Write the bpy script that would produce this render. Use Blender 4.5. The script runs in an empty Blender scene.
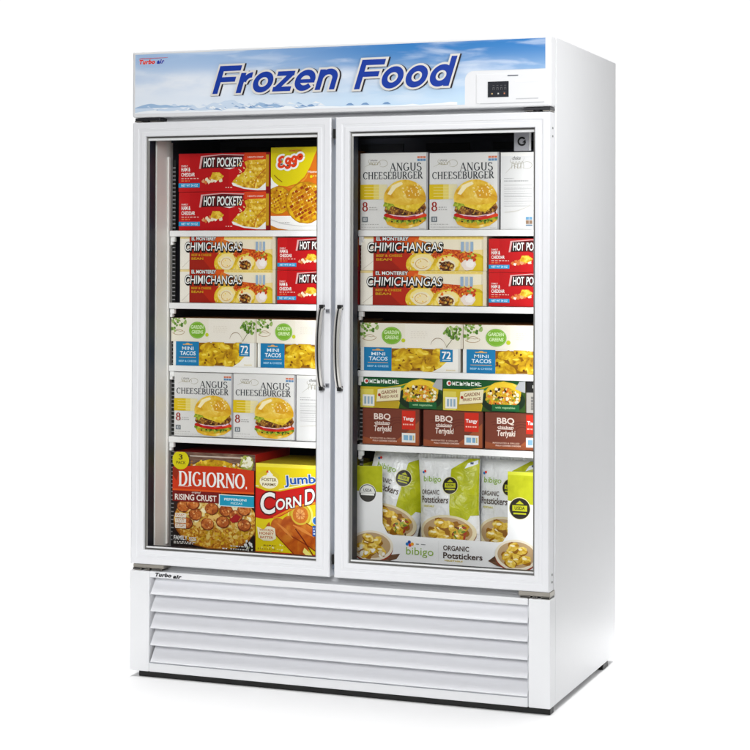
import bpy, bmesh, math, random
from mathutils import Matrix, Vector, noise as mnoise

PI = math.pi
S = bpy.context.scene
COL = S.collection
random.seed(7)

# ------------------------------------------------------------------ materials
def lin(c):
    c /= 255.0
    return c / 12.92 if c <= 0.04045 else ((c + 0.055) / 1.055) ** 2.4

def rgb(r, g, b):
    return (lin(r), lin(g), lin(b), 1.0)

_mats = {}
def flat(name, c, rough=0.45, metal=0.0, spec=0.4, coat=0.0):
    """plain painted / printed surface with a faint procedural unevenness of gloss"""
    if name in _mats: return _mats[name]
    m = bpy.data.materials.new(name); m.use_nodes = True
    nt = m.node_tree; b = nt.nodes['Principled BSDF']
    b.inputs['Base Color'].default_value = rgb(*c)
    b.inputs['Metallic'].default_value = metal
    b.inputs['Specular IOR Level'].default_value = spec
    b.inputs['Coat Weight'].default_value = coat
    tc = nt.nodes.new('ShaderNodeTexCoord'); n = nt.nodes.new('ShaderNodeTexNoise')
    n.inputs['Scale'].default_value = 24; n.inputs['Detail'].default_value = 3
    mr = nt.nodes.new('ShaderNodeMapRange')
    mr.inputs['To Min'].default_value = max(0.02, rough - 0.06); mr.inputs['To Max'].default_value = rough + 0.06
    nt.links.new(tc.outputs['Object'], n.inputs['Vector'])
    nt.links.new(n.outputs['Fac'], mr.inputs['Value'])
    nt.links.new(mr.outputs['Result'], b.inputs['Roughness'])
    _mats[name] = m
    return m

def mottled(name, stops, scale=60, detail=4, rough=0.4, distort=0.4, stretch=(1, 1, 1), spec=0.35):
    """printed food picture: colours run through a noise ramp"""
    if name in _mats: return _mats[name]
    m = bpy.data.materials.new(name); m.use_nodes = True
    nt = m.node_tree; b = nt.nodes['Principled BSDF']
    b.inputs['Roughness'].default_value = rough; b.inputs['Specular IOR Level'].default_value = spec
    tc = nt.nodes.new('ShaderNodeTexCoord'); mp = nt.nodes.new('ShaderNodeMapping')
    mp.inputs['Scale'].default_value = stretch
    n = nt.nodes.new('ShaderNodeTexNoise')
    n.inputs['Scale'].default_value = scale; n.inputs['Detail'].default_value = detail
    n.inputs['Distortion'].default_value = distort
    cr = nt.nodes.new('ShaderNodeValToRGB')
    el = cr.color_ramp.elements
    el[0].position, el[0].color = stops[0][0], rgb(*stops[0][1])
    el[1].position, el[1].color = stops[-1][0], rgb(*stops[-1][1])
    for p, c in stops[1:-1]:
        e = el.new(p); e.color = rgb(*c)
    nt.links.new(tc.outputs['Object'], mp.inputs['Vector']); nt.links.new(mp.outputs['Vector'], n.inputs['Vector'])
    nt.links.new(n.outputs['Fac'], cr.inputs['Fac']); nt.links.new(cr.outputs['Color'], b.inputs['Base Color'])
    _mats[name] = m
    return m

def ink(r, g, b):
    return flat('ink_%02x%02x%02x' % (r, g, b), (r, g, b), 0.4, spec=0.3)

WHITE_PAINT = flat('white_powder_coat', (232, 233, 235), 0.38, spec=0.5)
DOOR_WHITE = flat('white_door_vinyl', (232, 233, 236), 0.3, spec=0.5)
LOUVER_WHITE = flat('white_louver_paint', (232, 233, 237), 0.4, spec=0.5)
LINER_WHITE = flat('white_liner', (236, 235, 232), 0.45)
SHELF_WHITE = flat('white_shelf_coating', (243, 243, 243), 0.4)
LINER_DARK = flat('dark_liner', (17, 18, 24), 0.5)
CEIL_DARK = flat('dark_blue_liner', (62, 68, 86), 0.5)
TRIM_GREY = flat('grey_anodised_trim', (132, 131, 128), 0.35, metal=0.35)
TRIM_LIGHT = flat('pale_spacer_bar', (225, 226, 226), 0.35)
GASKET = flat('navy_black_gasket', (12, 22, 38), 0.5)
GAP_BLUE = flat('blue_grey_gap', (150, 163, 182), 0.5)
BLACK = flat('black_plastic', (16, 16, 15), 0.45)
CHROME = flat('brushed_steel', (214, 212, 208), 0.32, metal=0.55)
STEEL_DULL = flat('zinc_plate', (168, 163, 154), 0.35, metal=0.7)
HINGE_DARK = flat('dark_hinge_steel', (58, 58, 62), 0.4, metal=0.5)
KRAFT = flat('kraft_board', (168, 118, 70), 0.7)
PLATE_GREY = flat('grey_plate', (168, 168, 174), 0.4)

def glass_mat():
    m = bpy.data.materials.new('clear_door_glass'); m.use_nodes = True
    nt = m.node_tree; nt.nodes.clear()
    out = nt.nodes.new('ShaderNodeOutputMaterial'); mix = nt.nodes.new('ShaderNodeMixShader')
    t = nt.nodes.new('ShaderNodeBsdfTransparent'); t.inputs['Color'].default_value = (0.985, 0.99, 0.988, 1)
    g = nt.nodes.new('ShaderNodeBsdfGlossy'); g.inputs['Roughness'].default_value = 0.02
    f = nt.nodes.new('ShaderNodeFresnel'); f.inputs['IOR'].default_value = 1.25
    nt.links.new(f.outputs['Fac'], mix.inputs['Fac']); nt.links.new(t.outputs[0], mix.inputs[1])
    nt.links.new(g.outputs[0], mix.inputs[2]); nt.links.new(mix.outputs[0], out.inputs[0])
    return m
GLASS = glass_mat()
def crinkle(m, scale=38, strength=.35, dist=.004):
    """crumpled film: bump on an existing material"""
    nt = m.node_tree; b = nt.nodes['Principled BSDF']
    tc = nt.nodes.new('ShaderNodeTexCoord'); n = nt.nodes.new('ShaderNodeTexNoise'); n.inputs['Scale'].default_value = scale; n.inputs['Detail'].default_value = 3; n.inputs['Distortion'].default_value = 1.2
    bp = nt.nodes.new('ShaderNodeBump'); bp.inputs['Strength'].default_value = strength; bp.inputs['Distance'].default_value = dist
    nt.links.new(tc.outputs['Object'], n.inputs['Vector']); nt.links.new(n.outputs['Fac'], bp.inputs['Height']); nt.links.new(bp.outputs['Normal'], b.inputs['Normal'])
    return m

# ------------------------------------------------------------------ mesh helpers
class MB:
    """collects verts/faces with per-face material"""
    def __init__(s): s.v, s.f, s.m, s.mats, s.sm = [], [], [], [], []
    def mi(s, mat):
        if mat not in s.mats: s.mats.append(mat)
        return s.mats.index(mat)
    def face(s, pts, mat, smooth=False):
        n = len(s.v); s.v += [tuple(p) for p in pts]; s.f.append(list(range(n, n + len(pts)))); s.m.append(s.mi(mat)); s.sm.append(smooth)
    def box(s, x0, x1, y0, y1, z0, z1, mat, front=None, top=None, side=None):
        n = len(s.v)
        s.v += [(x, y, z) for x in (x0, x1) for y in (y0, y1) for z in (z0, z1)]
        q = [((0, 1, 3, 2), side), ((4, 6, 7, 5), side), ((0, 4, 5, 1), front), ((2, 3, 7, 6), None), ((0, 2, 6, 4), None), ((1, 5, 7, 3), top)]
        for idx, mm in q:
            s.f.append([n + i for i in idx]); s.m.append(s.mi(mm or mat)); s.sm.append(False)
    def build(s, name, parent=None, bevel=0.0, segs=2, loc=None, weld=False):
        me = bpy.data.meshes.new(name); me.from_pydata(s.v, [], s.f)
        for m in s.mats: me.materials.append(m)
        me.polygons.foreach_set('material_index', s.m); me.polygons.foreach_set('use_smooth', s.sm)
        if weld or bevel:
            bm = bmesh.new(); bm.from_mesh(me)
            bmesh.ops.remove_doubles(bm, verts=bm.verts, dist=1e-5)
            if bevel:
                ed = [e for e in bm.edges if len(e.link_faces) == 2 and e.calc_face_angle(0) > 0.5]
                bmesh.ops.bevel(bm, geom=ed, offset=bevel, segments=segs, profile=0.5, affect='EDGES', clamp_overlap=True)
            bm.to_mesh(me); bm.free()
        me.update()
        o = bpy.data.objects.new(name, me); COL.objects.link(o)
        if parent: o.parent = parent
        if loc: o.location = loc
        return o

def empty(name, loc=(0, 0, 0), parent=None):
    o = bpy.data.objects.new(name, None); COL.objects.link(o); o.location = loc
    o.empty_display_size = 0.05
    if parent: o.parent = parent
    return o

def tag(o, label=None, cat=None, group=None, kind=None):
    if label: o['label'] = label
    if cat: o['category'] = cat
    if group: o['group'] = group
    if kind: o['kind'] = kind
    return o

def children(o):
    return [c for c in COL.objects if c.parent == o]

def copy_tree(o):
    c = o.copy(); COL.objects.link(c)
    for ch in children(o):
        d = ch.copy(); COL.objects.link(d); d.parent = c
        for g in children(ch):
            e = g.copy(); COL.objects.link(e); e.parent = d
    return c

# ------------------------------------------------------------------ lettering (Blender's own built-in font turned to mesh)
_txt = {}
def text_tris(s, shear=0.0, offset=0.0, space=1.0):
    key = (s, shear, offset, space)
    if key in _txt: return _txt[key]
    cu = bpy.data.curves.new('lettering', 'FONT'); cu.body = s; cu.shear = shear; cu.offset = offset
    cu.space_character = space; cu.resolution_u = 4; cu.fill_mode = 'FRONT'
    ob = bpy.data.objects.new('lettering', cu); COL.objects.link(ob)
    bpy.context.view_layer.update()
    dg = bpy.context.evaluated_depsgraph_get()
    me = bpy.data.meshes.new_from_object(ob.evaluated_get(dg))
    vs = [(v.co.x, v.co.y) for v in me.vertices]; fs = [list(p.vertices) for p in me.polygons]
    bpy.data.meshes.remove(me); bpy.data.objects.remove(ob); bpy.data.curves.remove(cu)
    _txt[key] = (vs, fs)
    return _txt[key]

def arc(cx, cy, rx, ry, a0, a1, n=14):
    return [(cx + rx * math.cos(math.radians(a0 + (a1 - a0) * i / n)), cy + ry * math.sin(math.radians(a0 + (a1 - a0) * i / n))) for i in range(n + 1)]

# serif capitals: strokes (points, thickness factor or None = by direction), advance width
SERIF = {
 'A': ([([(.08, 0), (.46, 1)], .4), ([(.46, 1), (.88, 0)], 1.), ([(.22, .34), (.72, .34)], .4), ([(-.02, .02), (.2, .02)], .4), ([(.7, .02), (1.02, .02)], .4)], 1.0),
 'N': ([([(.14, 0), (.14, 1)], .45), ([(.14, 1), (.84, 0)], 1.), ([(.84, 0), (.84, 1)], .45), ([(0, .98), (.2, .98)], .4), ([(.02, .02), (.28, .02)], .4), ([(.7, .98), (.98, .98)], .4)], 1.0),
 'G': ([(arc(.5, .5, .42, .48, 45, 330), None), ([(.84, .42), (.84, .12)], 1.), ([(.6, .44), (.96, .44)], .4)], 1.0),
 'U': ([([(.16, 1), (.16, .38)] + arc(.48, .36, .32, .34, 180, 360) + [(.8, 1)], None), ([(.02, .98), (.32, .98)], .4), ([(.68, .98), (.94, .98)], .4)], .96),
 'S': ([(arc(.42, .74, .28, .24, 20, 250, 10) + arc(.42, .26, .32, .26, 80, -160, 12), None)], .84),
 'C': ([(arc(.5, .5, .42, .48, 45, 315), None), ([(.82, .7), (.82, .96)], .4)], .94),
 'H': ([([(.16, 0), (.16, 1)], 1.), ([(.84, 0), (.84, 1)], 1.), ([(.16, .52), (.84, .52)], .4), ([(0, .02), (.32, .02)], .4), ([(0, .98), (.32, .98)], .4), ([(.68, .02), (1, .02)], .4), ([(.68, .98), (1, .98)], .4)], 1.05),
 'E': ([([(.18, 0), (.18, 1)], 1.), ([(.02, .98), (.72, .98)], .4), ([(.18, .52), (.58, .52)], .4), ([(.02, .02), (.76, .02)], .4), ([(.73, .02), (.76, .24)], .5), ([(.7, .78), (.72, .98)], .5)], .82),
 'B': ([([(.18, 0), (.18, 1)], 1.), ([(.02, .98), (.4, .98)] + arc(.4, .75, .28, .23, 90, -90, 8) + [(.2, .52)], None), ([(.4, .52)] + arc(.44, .26, .32, .25, 90, -90, 8) + [(.02, .02)], None)], .86),
 'R': ([([(.18, 0), (.18, 1)], 1.), ([(.02, .98), (.42, .98)] + arc(.42, .74, .28, .24, 90, -90, 8) + [(.2, .5)], None), ([(.42, .5), (.86, 0)], 1.), ([(.02, .02), (.36, .02)], .4), ([(.78, .02), (.98, .02)], .4)], .94),
 'D': ([([(.18, 0), (.18, 1)], 1.), ([(.02, .98), (.4, .98)] + arc(.42, .5, .44, .48, 90, -90, 12) + [(.02, .02)], None)], .98),
 'I': ([([(.22, 0), (.22, 1)], 1.), ([(.04, .98), (.4, .98)], .4), ([(.04, .02), (.4, .02)], .4)], .46),
 'O': ([(arc(.5, .5, .42, .48, 0, 360, 22), None)], 1.0),
 '8': ([(arc(.4, .75, .24, .23, 0, 360, 14), None), (arc(.4, .26, .3, .26, 0, 360, 14), None)], .8),
 '.': ([([(.08, .05), (.2, .05)], 1.0)], .3),
 ' ': ([], .4),
}

class Art:
    """printed artwork laid out in u,v (0..1) on a w x h face; each shape is its own thin layer"""
    STEP = 2.2e-5
    def __init__(s, w, h, umax=1.0):
        s.w, s.h, s.umax, s.k = w, h, umax, 20
        s.parts = {}
        s.part = 'printed_front'
    def poly(s, pts, mat, part=None):
        s.k += 1
        s._add(pts, mat, part)
    def _add(s, pts, mat, part=None):
        if s.umax < 1 or any(p[0] < 0 or p[0] > 1 or p[1] < 0 or p[1] > 1 for p in pts):
            for ax, lim, sg in ((0, s.umax, 1), (0, 0, -1), (1, 1, 1), (1, 0, -1)):
                out = []
                for i in range(len(pts)):
                    a, b = pts[i - 1], pts[i]
                    ia, ib = sg * (a[ax] - lim) <= 1e-9, sg * (b[ax] - lim) <= 1e-9
                    if ia != ib:
                        t = (lim - a[ax]) / (b[ax] - a[ax])
                        out.append((a[0] + (b[0] - a[0]) * t, a[1] + (b[1] - a[1]) * t))
                    if ib: out.append(b)
                pts = out
                if len(pts) < 3: return
        mb = s.parts.setdefault(part or s.part, MB())
        y = -s.k * s.STEP
        q = [((p[0] - .5) * s.w, y, p[1] * s.h) for p in pts]
        ar = sum(q[i - 1][0] * q[i][2] - q[i][0] * q[i - 1][2] for i in range(len(q)))
        if ar < 0: q.reverse()
        mb.face(q, mat)
    def rect(s, u0, v0, u1, v1, mat, part=None):
        s.poly([(u0, v0), (u1, v0), (u1, v1), (u0, v1)], mat, part)
    def ell(s, u, v, ru, mat, rv=None, n=24, jit=0.0, rot=0.0, part=None, a0=0, a1=360):
        """ellipse: ru in u-units; rv defaults to a true circle; jit roughens the outline"""
        A = s.w / s.h
        rv = ru * A if rv is None else rv
        c, d = math.cos(math.radians(rot)), math.sin(math.radians(rot))
        pts = []
        full = abs(a1 - a0) >= 360
        for i in range(n if full else n + 1):
            t = math.radians(a0 + (a1 - a0) * i / n)
            r = 1 + (random.uniform(-jit, jit) if jit else 0)
            x, y = ru * math.cos(t) * r, rv / A * math.sin(t) * r
            pts.append((u + x * c - y * d, v + (x * d + y * c) * A))
        s.poly(pts, mat, part)
    def scatter(s, u0, v0, u1, v1, n, r0, r1, mats, part=None, jit=0.25, inside=None, squash=1.0):
        for _ in range(n):
            u, v = random.uniform(u0, u1), random.uniform(v0, v1)
            if inside and not inside(u, v): continue
            r = random.uniform(r0, r1)
            s.ell(u, v, r, random.choice(mats), rv=r * s.w / s.h * random.uniform(.55, 1) * squash, n=9, jit=jit, rot=random.uniform(0, 180), part=part)
    def line(s, pts, wid, mat, part=None, closed=False, taper=False, warp=None):
        """stroke of width wid (metres) through u,v points"""
        P = [(p[0] * s.w, p[1] * s.h) for p in pts]; L, R = [], []
        for i, p in enumerate(P):
            a, b = P[max(0, i - 1)], P[min(len(P) - 1, i + 1)]
            if closed:
                a, b = P[i - 1], P[(i + 1) % len(P)]
            dx, dy = b[0] - a[0], b[1] - a[1]; l = math.hypot(dx, dy) or 1
            k = wid / 2 * ((0.25 + 0.75 * math.sin(PI * i / max(1, len(P) - 1))) if taper else 1)
            nx, ny = -dy / l * k, dx / l * k
            L.append(((p[0] + nx) / s.w, (p[1] + ny) / s.h)); R.append(((p[0] - nx) / s.w, (p[1] - ny) / s.h))
        s.k += 1
        if warp: L, R = [warp(*p) for p in L], [warp(*p) for p in R]
        N = len(P)
        for i in range(N if closed else N - 1):
            j = (i + 1) % N
            s._add([L[i], R[i], R[j], L[j]], mat, part)
    def text(s, t, u0, v0, u1, v1, mat, shear=0.0, bold=0.02, out=None, outw=0.05, shadow=None, sh=(.012, -.02), rot=0.0, warp=None, part='lettering', space=1.0):
        bold = bold if 'logo' in part or 'badge' in part else min(bold, .022)                          # heavier offsets close up M, A and R
        vs, fs = text_tris(t, shear, bold, space)
        xs = [p[0] for p in vs]; ys = [p[1] for p in vs]
        x0, x1, y0, y1 = min(xs), max(xs), min(ys), max(ys)
        c, d = math.cos(math.radians(rot)), math.sin(math.radians(rot))
        A = s.w / s.h; uc, vc = (u0 + u1) / 2, (v0 + v1) / 2
        def mp(p, off=(0, 0)):
            u = u0 + (p[0] - x0) / (x1 - x0) * (u1 - u0) + off[0]; v = v0 + (p[1] - y0) / (y1 - y0) * (v1 - v0) + off[1]
            if rot:
                du, dv = u - uc, (v - vc) / A
                u, v = uc + du * c - dv * d, vc + (du * d + dv * c) * A
            return warp(u, v) if warp else (u, v)
        def lay(tt, m, off=(0, 0)):
            s.k += 1
            w2, f2 = tt
            for f in f2: s._add([mp(w2[i], off) for i in f], m, part)
        for m_, off in ((shadow, sh), (out, (0, 0))):
            if m_:
                for q in (0, .35, .7, 1): lay(text_tris(t, shear, bold + outw * q, space), m_, off)
        lay((vs, fs), mat)
    def serif(s, t, u0, v0, u1, v1, mat, thick=0.16, thin=0.07, part='lettering', warp=None, gap=.1, dv=0.0):
        tot = sum(SERIF[c][1] + gap for c in t) - gap
        sx = (u1 - u0) / tot; H = (v1 - v0); x = 0
        hm = H * s.h
        for c in t:
            st, adv = SERIF[c]
            for pts, k in st:
                P = [((u0 + (x + p[0]) * sx), v0 + p[1] * H) for p in pts]
                if warp: P = [warp(*p) for p in P]
                m = [(p[0] * s.w, p[1] * s.h) for p in P]; L, R = [], []
                for i, p in enumerate(m):
                    a, b = m[max(0, i - 1)], m[min(len(m) - 1, i + 1)]
                    dx, dy = b[0] - a[0], b[1] - a[1]; l = math.hypot(dx, dy) or 1
                    vert = abs(dy) / l
                    wd = hm * (thick * k if k else thin + (thick - thin) * vert ** 1.5) / 2
                    nx, ny = -dy / l * wd, dx / l * wd
                    L.append(((p[0] + nx) / s.w, (p[1] + ny) / s.h)); R.append(((p[0] - nx) / s.w, (p[1] - ny) / s.h))
                s.k += 1
                for i in range(len(m) - 1):
                    s._add([L[i], R[i], R[i + 1], L[i + 1]], mat, part)
            x += adv + gap
    def lines(s, u0, u1, vs, wid, mat, part='lettering', ragged=0.15):
        """rows of print too small to read: short dashes"""
        for v in vs:
            u = u0; end = u1 - random.uniform(0, ragged) * (u1 - u0)
            while u < end:
                l = random.uniform(.03, .09) * max(.35, (u1 - u0)) 
                s.rect(u, v, min(end, u + l), v + wid, mat, part); u += l + .012

def build_art(art, parent, loc=None):
    """one mesh per printed element; marks that lie well apart become parts of their own"""
    made = []
    for name, mb in art.parts.items():
        n = len(mb.f); bx = []
        for f in mb.f:
            xs = [mb.v[i][0] for i in f]; zs = [mb.v[i][2] for i in f]
            bx.append((min(xs), max(xs), min(zs), max(zs), max(max(xs) - min(xs), max(zs) - min(zs))))
        grp = [-1] * n; ng = 0
        for i in range(n):
            if grp[i] >= 0: continue
            grp[i] = ng; todo = [i]
            while todo:
                a = bx[todo.pop()]
                for j in range(n):
                    if grp[j] < 0:
                        b = bx[j]; gx = max(0, a[0] - b[1], b[0] - a[1]); gz = max(0, a[2] - b[3], b[2] - a[3])
                        if math.hypot(gx, gz) <= max(.0165, .42 * max(a[4], b[4])): grp[j] = ng; todo.append(j)
            ng += 1
        for g in range(ng):
            q = MB()
            for f, m_, k in zip(mb.f, mb.m, grp):
                if k == g: q.face([mb.v[i] for i in f], mb.mats[m_])
            made.append(q.build(name, parent, loc=loc))
    return made

def carton(name, label, cat, w, h, d, mat, art_fn, group=None, top=None, side=None, umax=1.0):
    """closed carton; origin at the middle of the lower front edge"""
    root = empty(name); tag(root, label, cat, group)
    b = MB(); W = w * umax
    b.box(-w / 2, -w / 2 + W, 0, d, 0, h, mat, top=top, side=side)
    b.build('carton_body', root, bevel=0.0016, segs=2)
    a = Art(w, h, umax); art_fn(a)
    build_art(a, root)
    return root

_prng = random.Random(11)
def put(o, x, z, w=None, h=None, base=None, y=0.155, yaw=0.0):
    o.location = (x, y + _prng.uniform(-.002, .0055), z); o.rotation_euler = (0, 0, math.radians(yaw))
    if base: o.scale = (w / base[0], 1, h / base[1])
    return o

# ------------------------------------------------------------------ printed artwork
Wt, Bk = ink(246, 246, 244), ink(24, 22, 22)
CREAM, IVORY = ink(240, 228, 196), ink(244, 238, 224)
GOLD, GOLD2, AMBER = ink(226, 178, 34), ink(240, 204, 70), ink(206, 132, 24)
BROWN, DKBROWN = ink(120, 66, 26), ink(62, 34, 18)
FOOD_GOLD = mottled('golden_crust_print', [(.25, (150, 82, 14)), (.42, (206, 150, 22)), (.55, (232, 190, 44)), (.72, (250, 228, 130))], 75, 5)
FOOD_BUN = mottled('bun_print', [(.22, (186, 116, 16)), (.42, (222, 170, 30)), (.58, (236, 198, 74)), (.75, (250, 230, 160))], 28, 3, distort=.8)
FOOD_MEAT = mottled('grilled_meat_print', [(.3, (28, 14, 8)), (.45, (92, 46, 18)), (.6, (150, 92, 34)), (.75, (214, 170, 70))], 110, 5)
FOOD_SALAD = mottled('lettuce_print', [(.3, (52, 84, 16)), (.5, (134, 158, 28)), (.7, (206, 208, 70))], 100, 4)
FOOD_CHEESE = mottled('cheese_print', [(.3, (206, 160, 20)), (.55, (234, 200, 50)), (.75, (246, 226, 130))], 45, 3)
FOOD_PIZZA = mottled('pizza_print', [(.26, (110, 48, 10)), (.42, (190, 112, 22)), (.54, (222, 168, 48)), (.68, (244, 220, 140))], 70, 5, distort=1.0)
FOOD_SALSA = mottled('salsa_print', [(.3, (130, 22, 8)), (.5, (206, 72, 18)), (.7, (232, 150, 40))], 140, 4)
FOOD_WAFFLE = mottled('waffle_print', [(.25, (150, 76, 8)), (.45, (212, 156, 14)), (.62, (232, 190, 26)), (.78, (246, 222, 90))], 50, 4)
FOOD_DUMP = mottled('dumpling_print', [(.25, (150, 92, 14)), (.42, (208, 160, 30)), (.58, (238, 206, 90)), (.75, (252, 238, 180))], 55, 4, distort=.9)
FOOD_NUGGET = mottled('nugget_print', [(.25, (120, 74, 4)), (.42, (190, 142, 8)), (.58, (222, 184, 24)), (.75, (244, 220, 96))], 40, 4, distort=.8)
FOOD_DOG = mottled('corn_dog_print', [(.25, (150, 52, 6)), (.5, (196, 92, 16)), (.75, (226, 144, 44))], 26, 4)
FOOD_PEP = mottled('pepperoni_print', [(.28, (120, 44, 10)), (.45, (176, 84, 26)), (.6, (206, 116, 46)), (.75, (236, 176, 100))], 60, 4)
FOOD_MIX = mottled('stir_fry_print', [(.3, (70, 60, 10)), (.42, (196, 150, 16)), (.52, (226, 196, 40)), (.62, (206, 84, 20)), (.74, (246, 232, 170))], 120, 4, distort=1.2)
KHAKI_LIME = mottled('lime_label_print', [(.3, (168, 172, 14)), (.6, (184, 188, 24)), (.8, (196, 200, 48))], 30, 4)

def art_snack(a):
    a.rect(0, 0, 1, 1, ink(200, 20, 24)); a.rect(.12, 0, .55, 1, ink(190, 16, 22))
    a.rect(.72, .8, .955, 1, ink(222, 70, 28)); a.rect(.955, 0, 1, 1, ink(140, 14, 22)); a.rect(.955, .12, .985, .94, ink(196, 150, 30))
    a.poly([(.225, .60), (.245, .93), (.48, .975), (.72, .95), (.715, .925), (.48, .95), (.265, .905), (.245, .60)], ink(224, 176, 176))
    a.poly([(.247, .60), (.267, .90), (.48, .945), (.71, .92), (.70, .68), (.60, .62), (.50, .585), (.44, .62)], ink(92, 10, 16))
    a.poly([(.258, .62), (.268, .86), (.30, .87), (.29, .62)], Bk)
    a.text('HOT', .275, .64, .40, .885, Wt, bold=.035, out=Bk, outw=.05, shadow=Bk, sh=(-.008, 0), shear=.06)
    a.text('POCKETS', .425, .64, .695, .885, Wt, bold=.03, out=Bk, outw=.05, shadow=Bk, sh=(-.008, 0), shear=.06)
    a.poly([(.49, .61), (.62, .615), (.56, .575)], Wt, 'lettering')
    a.text('FAMILY', .03, .655, .105, .70, ink(240, 214, 210), bold=.03)
    a.text('HAM &', .03, .53, .13, .64, Wt, bold=.05)
    a.text('CHEDDAR', .03, .40, .18, .50, Wt, bold=.05)
    a.lines(.03, .25, [.335], .022, ink(236, 196, 190)); a.lines(.03, .13, [.27], .03, ink(226, 120, 70))
    a.rect(0, .11, .235, .225, ink(26, 150, 206)); a.text('NET WT 54 OZ', .03, .135, .215, .20, ink(214, 238, 248), bold=.03)
    P = 'food_picture'
    for u, v, r in ((.275, .27, .018), (.31, .31, .022), (.335, .26, .022), (.35, .34, .02), (.375, .28, .022), (.41, .28, .018), (.465, .3, .02), (.30, .24, .016)):
        a.ell(u, v, r, random.choice([CREAM, IVORY, ink(224, 160, 110), ink(214, 120, 60)]), jit=.3, n=11, part=P)
    a.poly([(.35, .34), (.375, .50), (.45, .50), (.50, .40), (.48, .34), (.43, .28)], FOOD_GOLD, P)
    a.poly([(.38, .47), (.45, .47), (.48, .40), (.42, .42)], GOLD2, P)
    a.poly([(.585, .22), (.60, .15), (.72, .06), (.86, .02), (.955, .02), (.955, .12), (.80, .14), (.66, .24)], Wt, P)
    a.poly([(.59, .24), (.64, .38), (.72, .50), (.745, .62), (.72, .76), (.76, .80), (.86, .81), (.955, .82), (.955, .14), (.86, .06), (.72, .10), (.64, .18)], FOOD_GOLD, P)
    a.poly([(.60, .25), (.66, .38), (.74, .50), (.80, .52), (.84, .40), (.74, .22), (.66, .20)], FOOD_CHEESE, P)
    a.line([(.83, .08), (.845, .28), (.90, .46), (.955, .58)], .003, ink(190, 110, 20), P)
    a.scatter(.63, .14, .94, .78, 46, .004, .011, [GOLD2, CREAM, AMBER, ink(250, 236, 170)], P)
    a.poly([(.86, .02), (.955, .22), (.955, .02)], Wt, P)
    a.text('HEATS CRISP', .76, .86, .93, .90, ink(250, 222, 210), bold=.02); a.lines(.52, .60, [.09], .025, ink(240, 200, 190))

def waffle(a, u, v, r, P, n=7):
    a.ell(u, v, r * 1.04, ink(178, 120, 8), jit=.02, n=30, part=P); a.ell(u, v, r, FOOD_WAFFLE, jit=.02, n=30, part=P)
    A = a.w / a.h; th = math.radians(28); c, s_ = math.cos(th), math.sin(th)
    for i in range(-n, n + 1):
        for j in range(-n, n + 1):
            x, y = i * r * 2 / n * .82, j * r * 2 / n * .82
            if x * x + y * y > (r * .82) ** 2: continue
            k = r * random.uniform(.06, .10); x += r * random.uniform(-.02, .02); y += r * random.uniform(-.02, .02)
            q = [(x - k, y - k * .8), (x + k, y - k * .8), (x + k, y + k * .8), (x - k, y + k * .8)]
            a.poly([(u + p[0] * c - p[1] * s_, v + (p[0] * s_ + p[1] * c) * A) for p in q], random.choice([ink(168, 86, 8), ink(186, 106, 10), ink(198, 122, 14), ink(150, 56, 12), ink(206, 140, 16)]), P)
            if random.random() < .35: a.ell(u + (x * c - y * s_) + k, v + (x * s_ + y * c) * A + k, k * .5, ink(252, 240, 160), n=7, part=P)

def art_waffle(a):
    P = 'food_picture'
    a.rect(0, 0, 1, 1, ink(222, 206, 10)); a.rect(0, .93, 1, 1, ink(214, 196, 22))
    a.poly([(1, 1), (.76, 1), (.70, .90), (.63, .76), (.54, .64), (.42, .56), (.26, .525), (.12, .54), (.06, .56), (0, .62), (0, 0), (1, 0)], ink(214, 112, 20))
    a.poly([(.62, .72), (.54, .62), (.42, .545), (.26, .515), (.34, .51), (.46, .54), (.57, .62)], ink(226, 150, 40))
    a.poly([(0, .64), (.05, .58), (.12, .54), (.10, .50), (0, .50)], Wt, P)
    a.rect(0, 0, 1, .17, Wt, P); a.poly([(0, 0), (0, .06), (.12, .02), (.30, 0)], ink(206, 120, 20), P)
    waffle(a, .12, .36, .20, P); waffle(a, .56, .33, .30, P, 9)
    a.line([(0, .13), (.2, .075), (.5, .045), (1, .06)], .002, ink(206, 206, 206), P); a.lines(.14, .34, [.085], .008, ink(170, 170, 170), P)
    RO = ink(226, 62, 16)
    A = a.w / a.h; c, d = math.cos(math.radians(15)), math.sin(math.radians(15))
    def egg(x, y):
        x, y = x * .162 + y * .03, y * .105
        return (.13 + x * c - y / A * d, .755 + (x * d + y / A * c) * A)
    st = [(arc(.36, .80, .27, .25, 40, 265, 14), 0), (arc(.36, .27, .33, .30, 95, 325, 16), 0), (arc(.98, .42, .19, .26, 0, 360, 20), 0), ([(1.2, .70), (1.18, .2), (1.14, -.12)] + arc(.95, -.1, .2, .24, -10, -190, 12), 0),
          (arc(1.60, .42, .19, .26, 0, 360, 20), 0), ([(1.82, .70), (1.80, .2), (1.76, -.12)] + arc(1.57, -.1, .2, .24, -10, -190, 12), 0), (arc(2.22, .46, .19, .24, 0, 360, 20), 0)]
    for wd, m_ in ((.021, Wt), (.0085, RO)):
        for pts, _ in st: a.line([egg(*p) for p in pts], wd, m_, 'lettering')
    a.text('HOMESTYLE', .30, .945, .50, .965, ink(206, 90, 40), bold=.02)
    a.text('Homestyle', .60, .675, .86, .715, ink(246, 226, 206), bold=.03); a.ell(.655, .64, .022, ink(226, 206, 10))
    a.lines(.68, .9, [.64], .016, ink(240, 190, 90)); a.line([(.06, .665), (.12, .62), (.19, .58)], .003, ink(150, 110, 10))

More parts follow.
